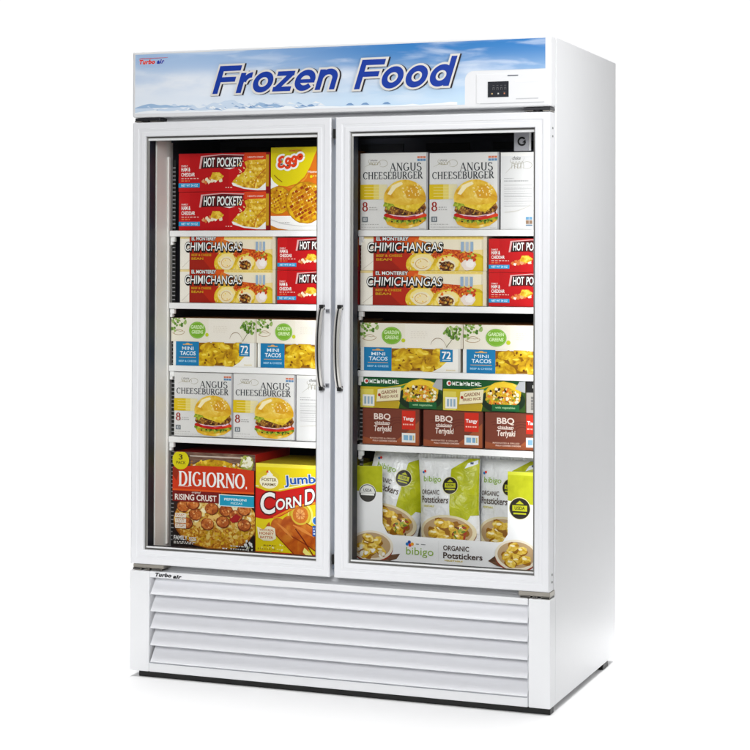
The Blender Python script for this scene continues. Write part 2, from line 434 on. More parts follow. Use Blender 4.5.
def art_burrito(a):
    P = 'food_picture'
    a.rect(0, 0, 1, 1, ink(240, 230, 204)); a.rect(0, 0, .10, 1, ink(243, 238, 226)); a.line([(.02, .05), (.1, .28)], .0012, ink(196, 186, 170))
    a.rect(.0, .93, .10, 1, ink(236, 214, 150)); a.rect(.42, .91, .985, 1, ink(240, 214, 120)); a.lines(.50, .97, [.945], .02, ink(224, 190, 90), ragged=.02)
    a.poly([(.10, 0), (.10, 1), (.47, 1), (.455, .80), (.40, .40), (.38, 0)], ink(182, 40, 16))
    a.poly([(.30, 1), (.47, 1), (.455, .80), (.40, .46), (.33, .6)], ink(222, 88, 24))
    a.poly([(.10, .5), (.2, .45), (.33, 0), (.10, 0)], ink(158, 32, 16))
    a.poly([(.425, .80), (.44, .93), (.56, .80), (.66, .62), (.60, .50), (.44, .48), (.38, .52)], ink(236, 170, 70)); a.poly([(.43, .86), (.44, .93), (.52, .84), (.58, .72), (.50, .66)], ink(228, 120, 44))
    a.poly([(.62, .55), (.98, .62), (.98, .0), (.40, .0)], ink(238, 214, 140))
    def roll(u, v, ru, rv, rot, fill, cut):
        a.ell(u, v, ru, FOOD_CHEESE, rv=rv, rot=rot, jit=.03, part=P); a.ell(u + ru * .1, v + rv * .15, ru * .8, ink(246, 226, 150), rv=rv * .7, rot=rot, jit=.05, part=P)
        a.ell(u + ru * cut, v - rv * .1, ru * .62, CREAM, rv=rv * .66, jit=.04, part=P); a.ell(u + ru * cut, v - rv * .12, ru * .5, fill, rv=rv * .5, jit=.1, part=P)
    a.ell(.90, .22, .10, ink(206, 176, 22), rv=.30, rot=-30, jit=.04, part=P); a.ell(.93, .16, .07, ink(226, 196, 40), rv=.24, rot=-25, jit=.04, part=P)
    a.ell(.70, .46, .13, FOOD_SALSA, rv=.18, jit=.12, part=P); a.ell(.83, .38, .09, FOOD_SALSA, rv=.17, jit=.12, part=P)
    roll(.48, .22, .12, .31, 12, ink(244, 226, 180), .1)
    a.line(arc(.49, .2, .05, .14, 20, 330, 16), .0016, ink(206, 150, 60), P)
    roll(.685, .16, .11, .31, 10, FOOD_MEAT, .05)
    a.scatter(.63, .04, .73, .24, 22, .006, .013, [ink(110, 56, 20), ink(222, 190, 90), ink(70, 34, 14), ink(196, 120, 40)], P)
    a.ell(.86, .18, .055, ink(238, 224, 214), rv=.17, jit=.08, part=P); a.ell(.87, .2, .035, ink(246, 240, 236), rv=.1, jit=.1, part=P)
    a.scatter(.62, .3, .92, .58, 30, .006, .014, [ink(206, 60, 20), ink(232, 120, 40), ink(222, 200, 80), ink(120, 150, 50)], P)
    a.scatter(.40, .04, .56, .34, 14, .004, .010, [ink(250, 240, 190), GOLD2], P)
    a.text('EL MONTEREY', .125, .875, .385, .985, Wt, bold=.05, out=Bk, outw=.07)
    a.text('CHIMICHANGAS', .055, .56, .655, .82, Wt, bold=.006, shear=.1, out=Bk, outw=.055, shadow=Bk, sh=(.005, -.035))
    Y2 = ink(214, 160, 30)
    a.text('BEEF & CHEESE', .125, .40, .335, .47, Y2, bold=.05); a.text('BEAN', .125, .29, .25, .36, Y2, bold=.05)
    for k, c in enumerate((ink(150, 176, 204), ink(176, 190, 206), ink(150, 176, 204))):
        a.rect(.80 + k * .037, .56, .823 + k * .037, .84, c)
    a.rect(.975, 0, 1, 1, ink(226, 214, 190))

def sprig(a, u, v, n, sc, P, seed, flip=1):
    rr = random.Random(seed)
    for k in range(n):
        t = k / n
        uu, vv = u + flip * t * sc * 1.1 + rr.uniform(-.012, .012), v + rr.uniform(-.28, .28) * (1 - .4 * t)
        a.ell(uu, vv, rr.uniform(.008, .016), ink(*rr.choice([(96, 140, 40), (130, 166, 70), (74, 116, 40), (160, 186, 110)])), rv=rr.uniform(.05, .09), rot=rr.uniform(-60, 60), n=9, part=P)

def art_garden(a):
    P = 'leaf_picture'
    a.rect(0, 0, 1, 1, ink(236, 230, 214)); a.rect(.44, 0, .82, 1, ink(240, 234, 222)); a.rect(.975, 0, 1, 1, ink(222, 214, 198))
    BR = ink(170, 140, 96)
    a.line(arc(.09, .36, .055, .16, 200, 20), .0016, BR, P); a.line(arc(.085, .40, .07, .12, 20, -170), .0016, BR, P); a.line([(.03, .40), (.07, .46), (.11, .42), (.14, .46)], .0014, BR, P)
    sprig(a, .0, .86, 20, .17, P, 3); sprig(a, .97, .66, 34, .13, P, 5, -1); sprig(a, .005, .62, 8, .04, P, 9)
    a.line([(.84, .05), (.90, .4), (.96, .9)], .0016, ink(96, 100, 50), P)
    a.line(arc(.76, .08, .07, .34, 170, 40) + [(.83, .2), (.85, .04)], .0018, ink(126, 92, 50), P, taper=True)
    a.ell(.31, .49, .098, ink(124, 178, 52), rv=.36, part='lime_badge'); a.line(arc(.31, .49, .09, .32, 0, 360, 30), .0012, ink(160, 204, 100), 'lime_badge')
    LW = ink(222, 240, 190)
    a.text('GARDEN', .236, .55, .385, .70, LW, bold=.03, shear=.15); a.text('GREENS', .245, .34, .38, .49, LW, bold=.03, shear=.15)
    a.ell(.425, .30, .02, ink(196, 206, 40)); a.lines(.50, .66, [.66, .58, .50, .42], .022, ink(226, 218, 206))

def nuggets(a, u0, v0, u1, v1, P, n, r):
    a.rect(u0, v0, u1, v1, ink(140, 92, 6), P)
    for i in range(n):
        u, v = u0 + (u1 - u0) * ((i * .618) % 1), v0 + (v1 - v0) * ((i + .5) / n)
        a.ell(min(max(u, u0 + r * .6), u1 - r * .6), v, r * random.uniform(.8, 1.2), FOOD_NUGGET, rv=(v1 - v0) * random.uniform(.18, .27), rot=random.uniform(-40, 40), jit=.12, n=16, part=P)
        if i % 2: a.ell(u + r * .15, v + .05, r * .4, ink(240, 214, 80), rv=.05, jit=.3, n=9, part=P)
    for i in range(7):
        a.ell(random.uniform(u0 + .02, u1 - .02), random.uniform(v0 + .05, v1 - .05), .012, ink(110, 62, 6), jit=.3, n=9, part=P)

def art_taco(a):
    P = 'food_picture'
    a.rect(0, 0, 1, 1, ink(240, 240, 236))
    nuggets(a, .31, .02, .90, .97, P, 13, .075)
    a.poly([(.72, 0), (.80, .18), (.86, .42), (.90, .46), (.90, 1), (1, 1), (1, 0)], ink(242, 240, 234), P)
    a.rect(.035, .0, .315, 1, ink(24, 124, 178), 'blue_label')
    LB = ink(226, 240, 248); OR = ink(222, 170, 96)
    a.rect(.12, .86, .235, .90, OR, 'lettering'); a.poly([(.15, .90), (.205, .90), (.19, .945), (.165, .945)], OR, 'lettering')
    a.text('MINI', .11, .65, .25, .79, LB, bold=.008); a.text('TACOS', .085, .43, .275, .60, LB, bold=.05, shear=.05)
    a.rect(.075, .33, .28, .355, OR, 'lettering'); a.text('BEEF & CHEESE', .07, .15, .285, .23, ink(170, 212, 236), bold=.03)
    a.rect(.80, .44, .925, .96, ink(24, 124, 178), 'blue_label'); a.text('72', .818, .56, .907, .88, Wt, bold=.06); a.rect(.82, .49, .905, .525, ink(190, 222, 240), 'lettering')
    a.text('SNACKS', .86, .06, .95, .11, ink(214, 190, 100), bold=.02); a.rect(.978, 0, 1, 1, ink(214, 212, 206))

def burger(a, u, v, w, h, P):
    X = lambda x: u + x * w
    Y = lambda y: v + y * h
    def blob(pts, m): a.poly([(X(p[0]), Y(p[1])) for p in pts], m, P)
    blob([(.03, .20), (.10, .08), (.28, .015), (.55, .0), (.80, .05), (.97, .16), (.99, .26), (.5, .28)], FOOD_BUN)
    blob([(.06, .20), (.20, .10), (.5, .05), (.8, .1), (.96, .2), (.9, .22), (.5, .16)], ink(206, 160, 30))
    for i in range(26):
        x = .04 + .92 * i / 25
        a.ell(X(x), Y(.22 - .07 * math.sin(PI * i / 25) + random.uniform(-.02, .03)), .035 * w, FOOD_SALAD, rv=.05 * h * random.uniform(.7, 1.2), jit=.3, n=11, part=P)
    for i in range(6): a.ell(X(.2 + i * .13), Y(.15 + random.uniform(-.01, .02)), .03 * w, ink(54, 66, 14), rv=.018 * h, jit=.3, n=9, part=P)
    for i in range(9):
        x = .12 + .78 * i / 8
        a.ell(X(x), Y(.27 - .06 * math.sin(PI * i / 8)), .10 * w, ink(*random.choice([(206, 40, 20), (222, 66, 26), (190, 28, 20)])), rv=.045 * h, jit=.1, part=P)
    a.line([(X(.08), Y(.33)), (X(.3), Y(.25)), (X(.55), Y(.235)), (X(.8), Y(.27)), (X(.97), Y(.33))], .0045, ink(238, 206, 214), P)
    a.line([(X(.25), Y(.245)), (X(.5), Y(.225)), (X(.75), Y(.255))], .0025, ink(160, 40, 70), P)
    blob([(.03, .36), (.10, .30), (.28, .275), (.5, .265), (.75, .29), (.94, .33), (.99, .42), (.95, .52), (.6, .52), (.3, .52), (.06, .48)], FOOD_MEAT)
    a.scatter(X(.06), Y(.30), X(.95), Y(.46), 60, .010 * w, .026 * w, [ink(40, 20, 8), ink(90, 48, 16), ink(150, 100, 40), ink(206, 160, 60)], P)
    blob([(.0, .44), (.10, .50), (.28, .44), (.46, .39), (.60, .35), (.72, .33), (.82, .40), (.94, .50), (.98, .56), (.5, .60), (.05, .56)], FOOD_CHEESE)
    blob([(.0, .46), (.08, .44), (.12, .36), (.20, .46), (.28, .44), (.2, .54), (.04, .54)], FOOD_SALAD)
    top = [(.02, .54)] + [(.5 + .49 * math.cos(math.radians(t)), .55 + .44 * math.sin(math.radians(t)) ** .9) for t in range(170, 9, -10)] + [(.98, .54), (.8, .50), (.5, .47), (.2, .50)]
    blob(top, FOOD_BUN)
    blob([(.10, .70), (.22, .88), (.42, .95), (.46, .90), (.30, .82), (.18, .68)], ink(250, 236, 190))
    blob([(.55, .62), (.75, .60), (.86, .68), (.80, .82), (.62, .84), (.5, .74)], ink(218, 160, 36))
    for k in range(30):
        a.ell(X(random.uniform(.40, .90)), Y(random.uniform(.66, .90)), .012 * w, random.choice([ink(252, 242, 200), ink(246, 226, 150)]), rv=.017 * h, rot=random.uniform(0, 180), n=8, part=P)

def script_mark(a, u, v, s_, col):
    A = a.w / a.h
    a.line(arc(u, v + .03 * s_, .09 * s_, .05 * s_ * A, 130, 330, 18), .0014, col, 'lettering', taper=True)
    a.line([(u - .16 * s_, v - .05 * s_), (u - .05 * s_, v + .0 * s_), (u + .04 * s_, v - .02 * s_), (u + .12 * s_, v + .05 * s_)], .0016, col, 'lettering', taper=True)
    a.line(arc(u + .15 * s_, v, .075 * s_, .05 * s_ * A, 160, -150, 20), .0014, col, 'lettering', taper=True)
    for k in range(4):
        x = u - .05 * s_ + k * .045 * s_
        a.line(arc(x, v - .01 * s_, .02 * s_, .035 * s_, 200, -20, 8), .0012, col, 'lettering')
    a.text("choice", u - .06 * s_, v + .035 * s_, u + .06 * s_, v + .06 * s_, ink(110, 108, 104), shear=.3, bold=.02)

def art_burger(a):
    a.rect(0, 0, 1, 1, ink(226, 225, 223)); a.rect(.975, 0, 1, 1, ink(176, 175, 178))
    script_mark(a, .2, .865, .9, ink(170, 164, 140))
    for k in range(3): a.rect(.845 + k * .043, .925, .882 + k * .043, .952, ink(214, 120, 90), 'lettering'); a.rect(.845 + k * .043, .888, .882 + k * .043, .918, ink(96, 140, 184), 'lettering')
    G = ink(52, 56, 62)
    a.serif('ANGUS', .44, .765, .91, .868, G, .17, .075); a.serif('CHEESEBURGER', .04, .662, .925, .752, G, .17, .07)
    Yb = ink(222, 190, 22)
    a.rect(0, .395, .2, .59, Yb); a.rect(.2, .395, .28, .59, ink(232, 212, 110)); a.rect(.28, .395, .40, .59, ink(232, 222, 176))
    for v in (.43, .47, .51, .55): a.rect(.06, v, .34, v + .006, ink(240, 228, 150))
    a.serif('8', .03, .245, .115, .36, ink(160, 44, 34), .2, .08); a.lines(.135, .27, [.285, .255], .012, ink(176, 174, 172)); 
    a.rect(.03, .10, .115, .17, ink(110, 118, 124), 'lettering'); a.rect(.05, .115, .095, .155, ink(214, 216, 218), 'lettering'); a.rect(.066, .12, .08, .15, ink(84, 92, 98), 'lettering')
    a.lines(.02, .30, [.065], .008, ink(176, 174, 172)); a.lines(.02, .55, [.03], .006, ink(190, 188, 186))
    burger(a, .345, .015, .645, .64, 'food_picture')
    a.text('8 burgers', .88, .012, .965, .026, ink(150, 146, 140), bold=0)

def art_burger_end(a):
    a.rect(0, 0, 1, 1, ink(222, 222, 222)); a.rect(0, .95, 1, 1, ink(232, 231, 228))
    script_mark(a, .46, .83, 2.0, ink(160, 156, 140))
    Gr = ink(176, 176, 178)
    a.lines(.1, .4, [.655], .012, Gr); a.lines(.1, .85, [.62], .014, Gr)
    for v in (.57, .52, .46, .42, .36, .30): a.rect(.1, v, .92, v + .006, Gr); 
    a.lines(.1, .9, [.54, .49, .44, .39, .33], .006, ink(196, 196, 198))
    a.line([(.12, .22), (.5, .24), (.8, .29), (.94, .36)], .001, ink(196, 190, 176))
    for k in range(2): a.rect(.74 + k * .1, .125, .825 + k * .1, .16, ink(110, 160, 196), 'lettering'); a.rect(.74 + k * .1, .07, .825 + k * .1, .115, ink(150, 120, 96), 'lettering')
    a.rect(.74, .045, .93, .058, ink(90, 120, 150), 'lettering')

def art_pizza(a):
    P = 'food_picture'
    a.rect(0, 0, 1, 1, ink(44, 24, 18))
    a.rect(0, .84, 1, 1, mottled('board_print', [(.3, (74, 50, 40)), (.6, (130, 100, 84)), (.8, (176, 150, 130))], 60, 4, stretch=(.4, 1, 3)), P)
    a.poly([(.18, .84), (.30, .90), (.45, .935), (.62, .925), (.78, .88), (.88, .84)], FOOD_NUGGET, P); a.scatter(.22, .84, .82, .91, 40, .008, .02, [GOLD2, AMBER, ink(196, 150, 20), CREAM], P)
    a.ell(.90, .91, .085, ink(170, 176, 80), jit=.1, part=P); a.ell(.91, .92, .06, ink(238, 236, 214), jit=.1, part=P); a.scatter(.83, .86, .97, .97, 12, .01, .022, [ink(246, 244, 226), ink(150, 160, 60), ink(210, 206, 150)], P)
    a.rect(.2, .955, .82, .967, ink(206, 190, 176), 'lettering')
    # pizza
    a.ell(.52, .30, .52, ink(150, 84, 14), rv=.30, jit=.01, n=40, part=P); a.ell(.52, .31, .51, FOOD_PIZZA, rv=.285, jit=.01, n=40, part=P)
    a.scatter(.06, .04, .97, .24, 130, .010, .026, [ink(206, 156, 24), ink(230, 186, 50), ink(180, 116, 14), ink(240, 210, 110)], P, inside=lambda u, v: ((u - .52) / .5) ** 2 + ((v - .31) / .285) ** 2 < 1)
    a.scatter(.08, .24, .95, .48, 80, .012, .035, [ink(246, 228, 170), ink(238, 206, 120), ink(226, 170, 70)], P, inside=lambda u, v: ((u - .52) / .48) ** 2 + ((v - .31) / .27) ** 2 < 1)
    a.scatter(.08, .26, .95, .48, 36, .02, .05, [ink(252, 240, 196), ink(246, 226, 150), ink(240, 196, 110)], P, inside=lambda u, v: ((u - .52) / .46) ** 2 + ((v - .33) / .24) ** 2 < 1)
    for u, v in ((.13, .44), (.28, .36), (.48, .43), (.43, .27), (.62, .30), (.66, .42), (.78, .37), (.88, .28), (.88, .44), (.25, .47), (.17, .27)):
        a.ell(u, v, .083, ink(120, 50, 10), rv=.062, jit=.05, part=P); a.ell(u, v + .003, .074, FOOD_PEP, rv=.055, jit=.07, part=P)
        a.scatter(u - .05, v - .035, u + .05, v + .04, 7, .006, .016, [ink(150, 66, 20), ink(222, 140, 70), ink(206, 110, 44), ink(240, 190, 120)], P)
    a.poly([(.70, .33), (.78, .39), (.84, .37), (.80, .31), (.74, .30)], ink(166, 20, 22), P)
    a.poly([(0, .20), (.10, .12), (.26, .05), (.45, .02), (.45, 0), (0, 0)], ink(30, 20, 18), P); a.poly([(1, .2), (.93, .11), (.8, .04), (.62, .015), (.62, 0), (1, 0)], ink(30, 22, 18), P)
    a.scatter(.9, .02, .99, .14, 12, .008, .022, [ink(230, 232, 230), ink(150, 160, 40), ink(206, 210, 200)], P)
    # bands
    a.poly([(0, .60), (0, .845), (.3, .865), (.6, .868), (1, .84), (1, .60)], ink(206, 54, 14)); a.poly([(0, .76), (.05, .70), (.09, .845), (0, .84)], ink(150, 40, 12)); a.poly([(0, .60), (0, .62), (1, .62), (1, .60)], ink(226, 84, 20))
    a.rect(0, .49, .6, .602, ink(122, 22, 16))
    a.serif('DIGIORNO.', .075, .655, .925, .80, Wt, .17, .075, gap=.06)
    a.rect(.07, .645, .21, .652, ink(240, 190, 176), 'lettering')
    a.text('original', .24, .575, .35, .60, ink(240, 220, 210), shear=.3, bold=.01); a.text('RISING CRUST', .03, .505, .545, .568, ink(244, 230, 222), bold=.05)
    a.rect(.575, .465, 1, .585, ink(232, 244, 248)); a.rect(.585, .472, 1, .578, ink(26, 156, 192)); a.text('PEPPERONI', .64, .525, .91, .55, ink(226, 244, 248), bold=.04); a.text('PIZZAS', .72, .49, .86, .51, ink(206, 236, 242), bold=.03)
    a.ell(.10, .915, .105, ink(218, 206, 14), part='yellow_badge'); a.text('3', .075, .92, .125, .975, ink(70, 60, 20), bold=.02); a.text('PACK', .045, .875, .165, .905, ink(90, 76, 20), bold=.03)
    for k in range(3): a.rect(.035, .215 + k * .055, .17, .26 + k * .055, ink(238, 230, 214), 'lettering'); a.lines(.045, .16, [.23 + k * .055, .243 + k * .055], .006, ink(200, 110, 40))
    a.text('FAMILY', .02, .095, .19, .14, Wt, bold=.03); a.text('SIZE', .21, .09, .30, .13, Wt, bold=.03); a.lines(.02, .30, [.07, .055], .01, ink(226, 222, 216)); a.lines(.62, .68, [.03], .012, Wt); a.lines(.72, .98, [.06, .03], .012, ink(220, 220, 216))

def art_corn_dog(a):
    P = 'food_picture'
    YL = ink(232, 210, 16)
    a.rect(0, 0, 1, 1, YL); a.rect(0, .96, .98, 1, ink(240, 224, 70))
    a.rect(0, 0, 1, .03, ink(196, 60, 10)); a.scatter(.02, .03, .5, .12, 26, .006, .016, [ink(250, 246, 190), ink(244, 236, 120), ink(206, 180, 30)], P)
    def dog(pts, w_):
        a.line(pts, w_ * 1.12, ink(140, 50, 10), P); a.line(pts, w_, FOOD_DOG, P)
        a.ell(pts[0][0], pts[0][1], w_ * .5 / a.w, FOOD_DOG, part=P); a.ell(pts[-1][0], pts[-1][1], w_ * .5 / a.w, FOOD_DOG, part=P)
    a.ell(.55, .45, .155, ink(240, 232, 120), part=P); a.ell(.545, .45, .135, ink(206, 176, 30), part=P)
    dog([(.28, .32), (.36, .25), (.46, .16), (.56, .07)], .052); dog([(.42, .34), (.56, .28), (.70, .21), (.86, .12)], .058)
    a.line([(.27, .35), (.36, .28), (.46, .19)], .010, ink(226, 140, 60), P, taper=True); a.line([(.46, .34), (.58, .29), (.72, .22)], .012, ink(226, 140, 60), P, taper=True)
    a.line([(.49, .30), (.60, .17), (.70, .03)], .004, ink(110, 30, 10), P)
    a.poly([(.60, .10), (.72, .0), (.64, .0), (.58, .05)], ink(250, 240, 130), P)
    a.ell(.55, .455, .115, ink(222, 190, 60), part=P); a.ell(.55, .455, .095, ink(214, 120, 40), jit=.03, part=P); a.ell(.55, .46, .06, ink(236, 170, 96), jit=.15, n=14, part=P)
    for k in range(8): a.line([(.55, .455), (.55 + .08 * math.cos(k * .8), .455 + .07 * math.sin(k * .8))], .0018, ink(196, 96, 40), P)
    a.poly([(0, .40), (0, .735), (.12, .70), (.3, .70), (.5, .745), (.75, .80), (1, .82), (1, .60), (.75, .585), (.5, .53), (.3, .42), (.12, .385)], ink(206, 24, 20))
    a.line([(.22, .405), (.36, .475), (.5, .545), (.75, .60), (1, .615)], .006, ink(232, 150, 30))
    a.line([(.0, .75), (.3, .72), (.5, .765), (.75, .825), (1, .845)], .003, ink(246, 240, 200))
    def bend(u, v): return (u, v + .16 * (u - .05) - .02 * math.sin((u) * 5))
    a.text('C', .06, .44, .24, .68, Wt, bold=.05, out=ink(90, 12, 16), outw=.05, warp=bend)
    a.text('ORN', .25, .475, .56, .60, Wt, bold=.05, out=ink(90, 12, 16), outw=.05, warp=bend)
    a.text('D', .605, .475, .725, .645, Wt, bold=.05, out=ink(90, 12, 16), outw=.05, warp=bend); a.text('OGS', .735, .475, 1.0, .59, Wt, bold=.05, out=ink(90, 12, 16), outw=.05, warp=bend)
    a.text('Jumbo', .355, .765, .83, .895, ink(28, 84, 168), bold=.055, out=ink(236, 240, 246), outw=.05, rot=5)
    a.poly([(.04, .74), (.03, .88), (.10, .925), (.22, .925), (.295, .88), (.29, .72), (.17, .70)], ink(224, 200, 40), 'maker_badge'); a.ell(.165, .80, .115, ink(246, 240, 210), rv=.075, part='maker_badge')
    a.poly([(.13, .86), (.165, .93), (.19, .90), (.215, .88), (.20, .855)], ink(244, 240, 232), 'maker_badge'); a.poly([(.125, .90), (.145, .93), (.165, .90)], ink(206, 50, 24), 'maker_badge')
    a.text('FOSTER', .075, .805, .26, .84, ink(110, 84, 30), bold=.03); a.text('FARMS', .085, .755, .25, .785, ink(110, 84, 30), bold=.03)
    a.poly([(.02, .30), (.10, .27), (.16, .32), (.24, .29), (.255, .18), (.20, .15), (.10, .15), (.04, .18)], ink(246, 236, 206)); a.poly([(.13, .31), (.17, .36), (.19, .31)], ink(190, 90, 30))
    a.text('WITH REAL', .05, .255, .23, .28, ink(196, 104, 40), bold=.03); a.text('HONEY', .05, .215, .23, .245, ink(196, 104, 40), bold=.04); a.text('BATTER', .06, .175, .22, .20, ink(196, 104, 40), bold=.03)
    a.lines(.10, .27, [.095], .012, ink(150, 120, 20)); a.lines(.03, .28, [.05], .02, ink(190, 160, 24))
    a.ell(.745, .40, .05, ink(220, 234, 246)); a.ell(.745, .40, .042, ink(40, 110, 190)); a.rect(.70, .23, .80, .345, ink(30, 84, 170)); a.lines(.71, .79, [.31, .28, .25], .014, ink(220, 232, 246))

def art_skillet(a):
    P = 'food_picture'
    a.rect(0, 0, 1, 1, ink(206, 182, 40)); a.rect(0, 0, .16, .6, ink(222, 206, 90))
    a.poly([(0, .68), (0, 1), (1, 1), (1, .9), (.62, .86), (.46, .74), (.3, .68)], ink(18, 84, 40)); a.poly([(.3, .68), (.5, .72), (.62, .86), (1, .9), (1, .86), (.66, .80), (.52, .66)], ink(60, 130, 60))
    a.poly([(.47, 0), (.50, .40), (.56, .70), (.66, .82), (1, .88), (1, 0)], ink(46, 78, 26)); a.poly([(.16, 0), (.18, .2), (.47, .25), (.47, 0)], ink(190, 160, 36))
    a.ell(.73, .36, .27, ink(22, 44, 24), rv=.42, part=P); a.ell(.74, .60, .215, FOOD_CHEESE, rv=.36, jit=.03, part=P); a.ell(.74, .62, .19, ink(238, 200, 50), rv=.3, jit=.04, part=P)
    a.ell(.73, .45, .215, FOOD_MIX, rv=.33, jit=.05, part=P)
    a.scatter(.55, .22, .92, .72, 90, .010, .024, [ink(226, 186, 30), ink(206, 90, 24), ink(240, 222, 150), ink(120, 140, 30), ink(60, 40, 16), ink(246, 238, 206), ink(226, 130, 40)], P, inside=lambda u, v: ((u - .73) / .2) ** 2 + ((v - .46) / .32) ** 2 < 1)
    a.poly([(.93, .97), (1, .98), (1, .62), (.95, .66), (.88, .74)], ink(176, 178, 182), P)
    a.rect(.60, .03, .93, .235, ink(24, 96, 50)); a.text('with vegetables', .64, .09, .88, .17, ink(170, 210, 160), bold=.02)
    a.poly([(.20, .20), (.215, .60), (.50, .70), (.485, .28)], ink(236, 226, 190)); a.poly([(.20, .17), (.20, .20), (.485, .28), (.485, .25)], ink(170, 140, 60))
    def tilt(u, v): return (u, v + (u - .2) * .32)
    BR = ink(140, 84, 50)
    a.text('GARDEN', .26, .42, .45, .53, BR, bold=.05, warp=tilt); a.text('FRIED RICE', .245, .28, .465, .37, BR, bold=.04, warp=tilt); a.ell(.235, .42, .018, ink(170, 50, 30))
    a.rect(.03, .06, .175, .42, ink(238, 236, 226)); 
    for k in range(3): a.rect(.05 + k * .04, .12, .075 + k * .04, .36, ink(150, 176, 196))
    a.ell(.075, .86, .03, ink(236, 240, 236)); a.ell(.08, .86, .018, ink(196, 50, 40))
    rr = random.Random(4)                              # blocky lettering too blurred to read, kept as strokes
    for k in range(8):
        u = .115 + k * .046; GW = ink(232, 240, 232)
        a.rect(u, .80 + rr.uniform(-.01, .02), u + .009, .92, GW, 'lettering')
        a.rect(u, .90 - rr.random() * .05, u + .034, .925 - rr.random() * .05, GW, 'lettering') if k % 2 else a.ell(u + .022, .85, .014, GW, part='lettering')
        a.rect(u + .006, .795, u + .036, .82, GW, 'lettering') if k % 3 else a.rect(u + .028, .79, u + .036, .92, GW, 'lettering')

def art_bbq(a):
    a.rect(0, 0, 1, 1, ink(118, 58, 42)); a.poly([(.5, 0), (1, 0), (1, .7), (.8, .4)], ink(160, 84, 48)); a.poly([(0, 0), (.9, 0), (.7, .12), (.3, .1), (0, .2)], ink(150, 78, 46))
    for r in (.10, .16, .22): a.line(arc(.62, .5, r, r * 1.2, 30, 200, 16), .0022, ink(100, 44, 34))
    for r in (.08, .13): a.line(arc(.16, .55, r, r * 1.5, -60, 120, 12), .0022, ink(104, 48, 38))
    C = ink(238, 222, 212)
    a.text('BBQ', .20, .66, .49, .86, C, bold=.06); a.rect(.22, .545, .47, .565, C, 'lettering'); a.text('chicken', .21, .57, .48, .64, C, bold=.02)
    a.text('Teriyaki', .20, .31, .51, .52, C, bold=.045, shear=.1)
    a.text('MARINATED & GRILLED', .13, .15, .58, .19, ink(224, 190, 170), bold=.02); a.text('FULLY COOKED CHICKEN', .18, .08, .60, .12, ink(236, 214, 200), bold=.04)
    a.rect(.69, .44, .925, .96, ink(206, 44, 24)); a.text('Tangy', .71, .66, .905, .79, Wt, bold=.05); a.lines(.71, .90, [.56], .035, ink(244, 196, 180), ragged=0)
    a.rect(.69, .08, .925, .34, ink(232, 230, 226)); a.rect(.72, .14, .80, .28, ink(130, 176, 206)); a.rect(.82, .14, .87, .28, ink(120, 166, 200)); a.rect(.88, .14, .905, .28, ink(196, 180, 120))
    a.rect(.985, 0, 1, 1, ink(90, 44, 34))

def bowl(a, u, v, ru, rv, P, food, n=7, board=None, rim=(236, 226, 206), out=(150, 50, 26)):
    if board: a.poly(board, mottled('board_wood_print', [(.3, (76, 50, 34)), (.6, (116, 82, 58)), (.8, (150, 112, 84))], 40, 3, stretch=(1, 1, 4)), P)
    a.ell(u, v - rv * .10, ru, ink(*out), rv=rv, part=P, n=32); a.ell(u, v, ru, ink(*rim), rv=rv, part=P, n=32)
    a.ell(u, v + rv * .02, ru * .88, ink(190, 160, 120), rv=rv * .84, part=P, n=32)
    for k in range(n):
        t = 2.4 * k; r = .6 * math.sqrt((k + .3) / n)
        uu, vv = u + ru * r * math.cos(t), v + rv * r * math.sin(t)
        a.ell(uu, vv - rv * .05, ru * .30, ink(150, 98, 24), rv=rv * .27, rot=random.uniform(-50, 50), jit=.06, n=18, part=P)
        a.ell(uu, vv, ru * .28, food, rv=rv * .25, rot=random.uniform(-50, 50), jit=.08, n=18, part=P)
        a.ell(uu - ru * .04, vv + rv * .07, ru * .11, ink(252, 240, 196), rv=rv * .07, jit=.3, n=9, part=P)

def seal(a, u, v, r, dark, P='seal', face=None):
    R = ink(60, 50, 30) if not dark else ink(226, 220, 170)
    a.ell(u, v, r * 1.06, ink(238, 238, 234) if not dark else R, part=P, n=28); a.ell(u, v, r, ink(40, 34, 28) if dark else ink(70, 68, 64), part=P, n=28)
    A = a.w / a.h
    if dark:
        c = ink(184, 186, 30)
        a.rect(u - r * .72, v - r * .25 * A, u + r * .72, v + r * .30 * A, c, P); a.text('USDA', u - r * .5, v - r * .12 * A, u + r * .5, v + r * .2 * A, ink(50, 44, 24), bold=.06, part=P)
        a.rect(u - r * .62, v - r * .55 * A, u + r * .62, v - r * .40 * A, c, P); a.poly([(u - r * .4, v + r * .42 * A), (u, v + r * .75 * A), (u + r * .4, v + r * .42 * A)], c, P)
    else:
        a.ell(u, v, r * .9, ink(232, 232, 228), part=P, n=28, a0=0, a1=180); a.text('USDA', u - r * .5, v + r * .15 * A, u + r * .5, v + r * .5 * A, ink(70, 68, 64), bold=.06, part=P)
        a.rect(u - r * .8, v - r * .25 * A, u + r * .8, v - r * .02 * A, ink(244, 244, 240), P)
# ------------------------------------------------------------------ the freezer
W, D, H = 1.39, 0.873, 2.0
FB = 0.062                                             # cabinet front behind the door faces
freezer = empty('display_freezer')
tag(freezer, 'tall white two door glass front freezer with a blue Frozen Food sign', 'freezer')

def ring(mb, x0, x1, z0, z1, prof, mat, smooth=False):
    """mitred frame: prof is a list of (inset, y)"""
    def corner(k):
        i, y = prof[k]
        return [(x0 + i, y, z0 + i), (x1 - i, y, z0 + i), (x1 - i, y, z1 - i), (x0 + i, y, z1 - i)]
    for k in range(len(prof) - 1):
        a, b = corner(k), corner(k + 1)
        for e in range(4):
            f = (e + 1) % 4
            mb.face([a[e], a[f], b[f], b[e]], mat)

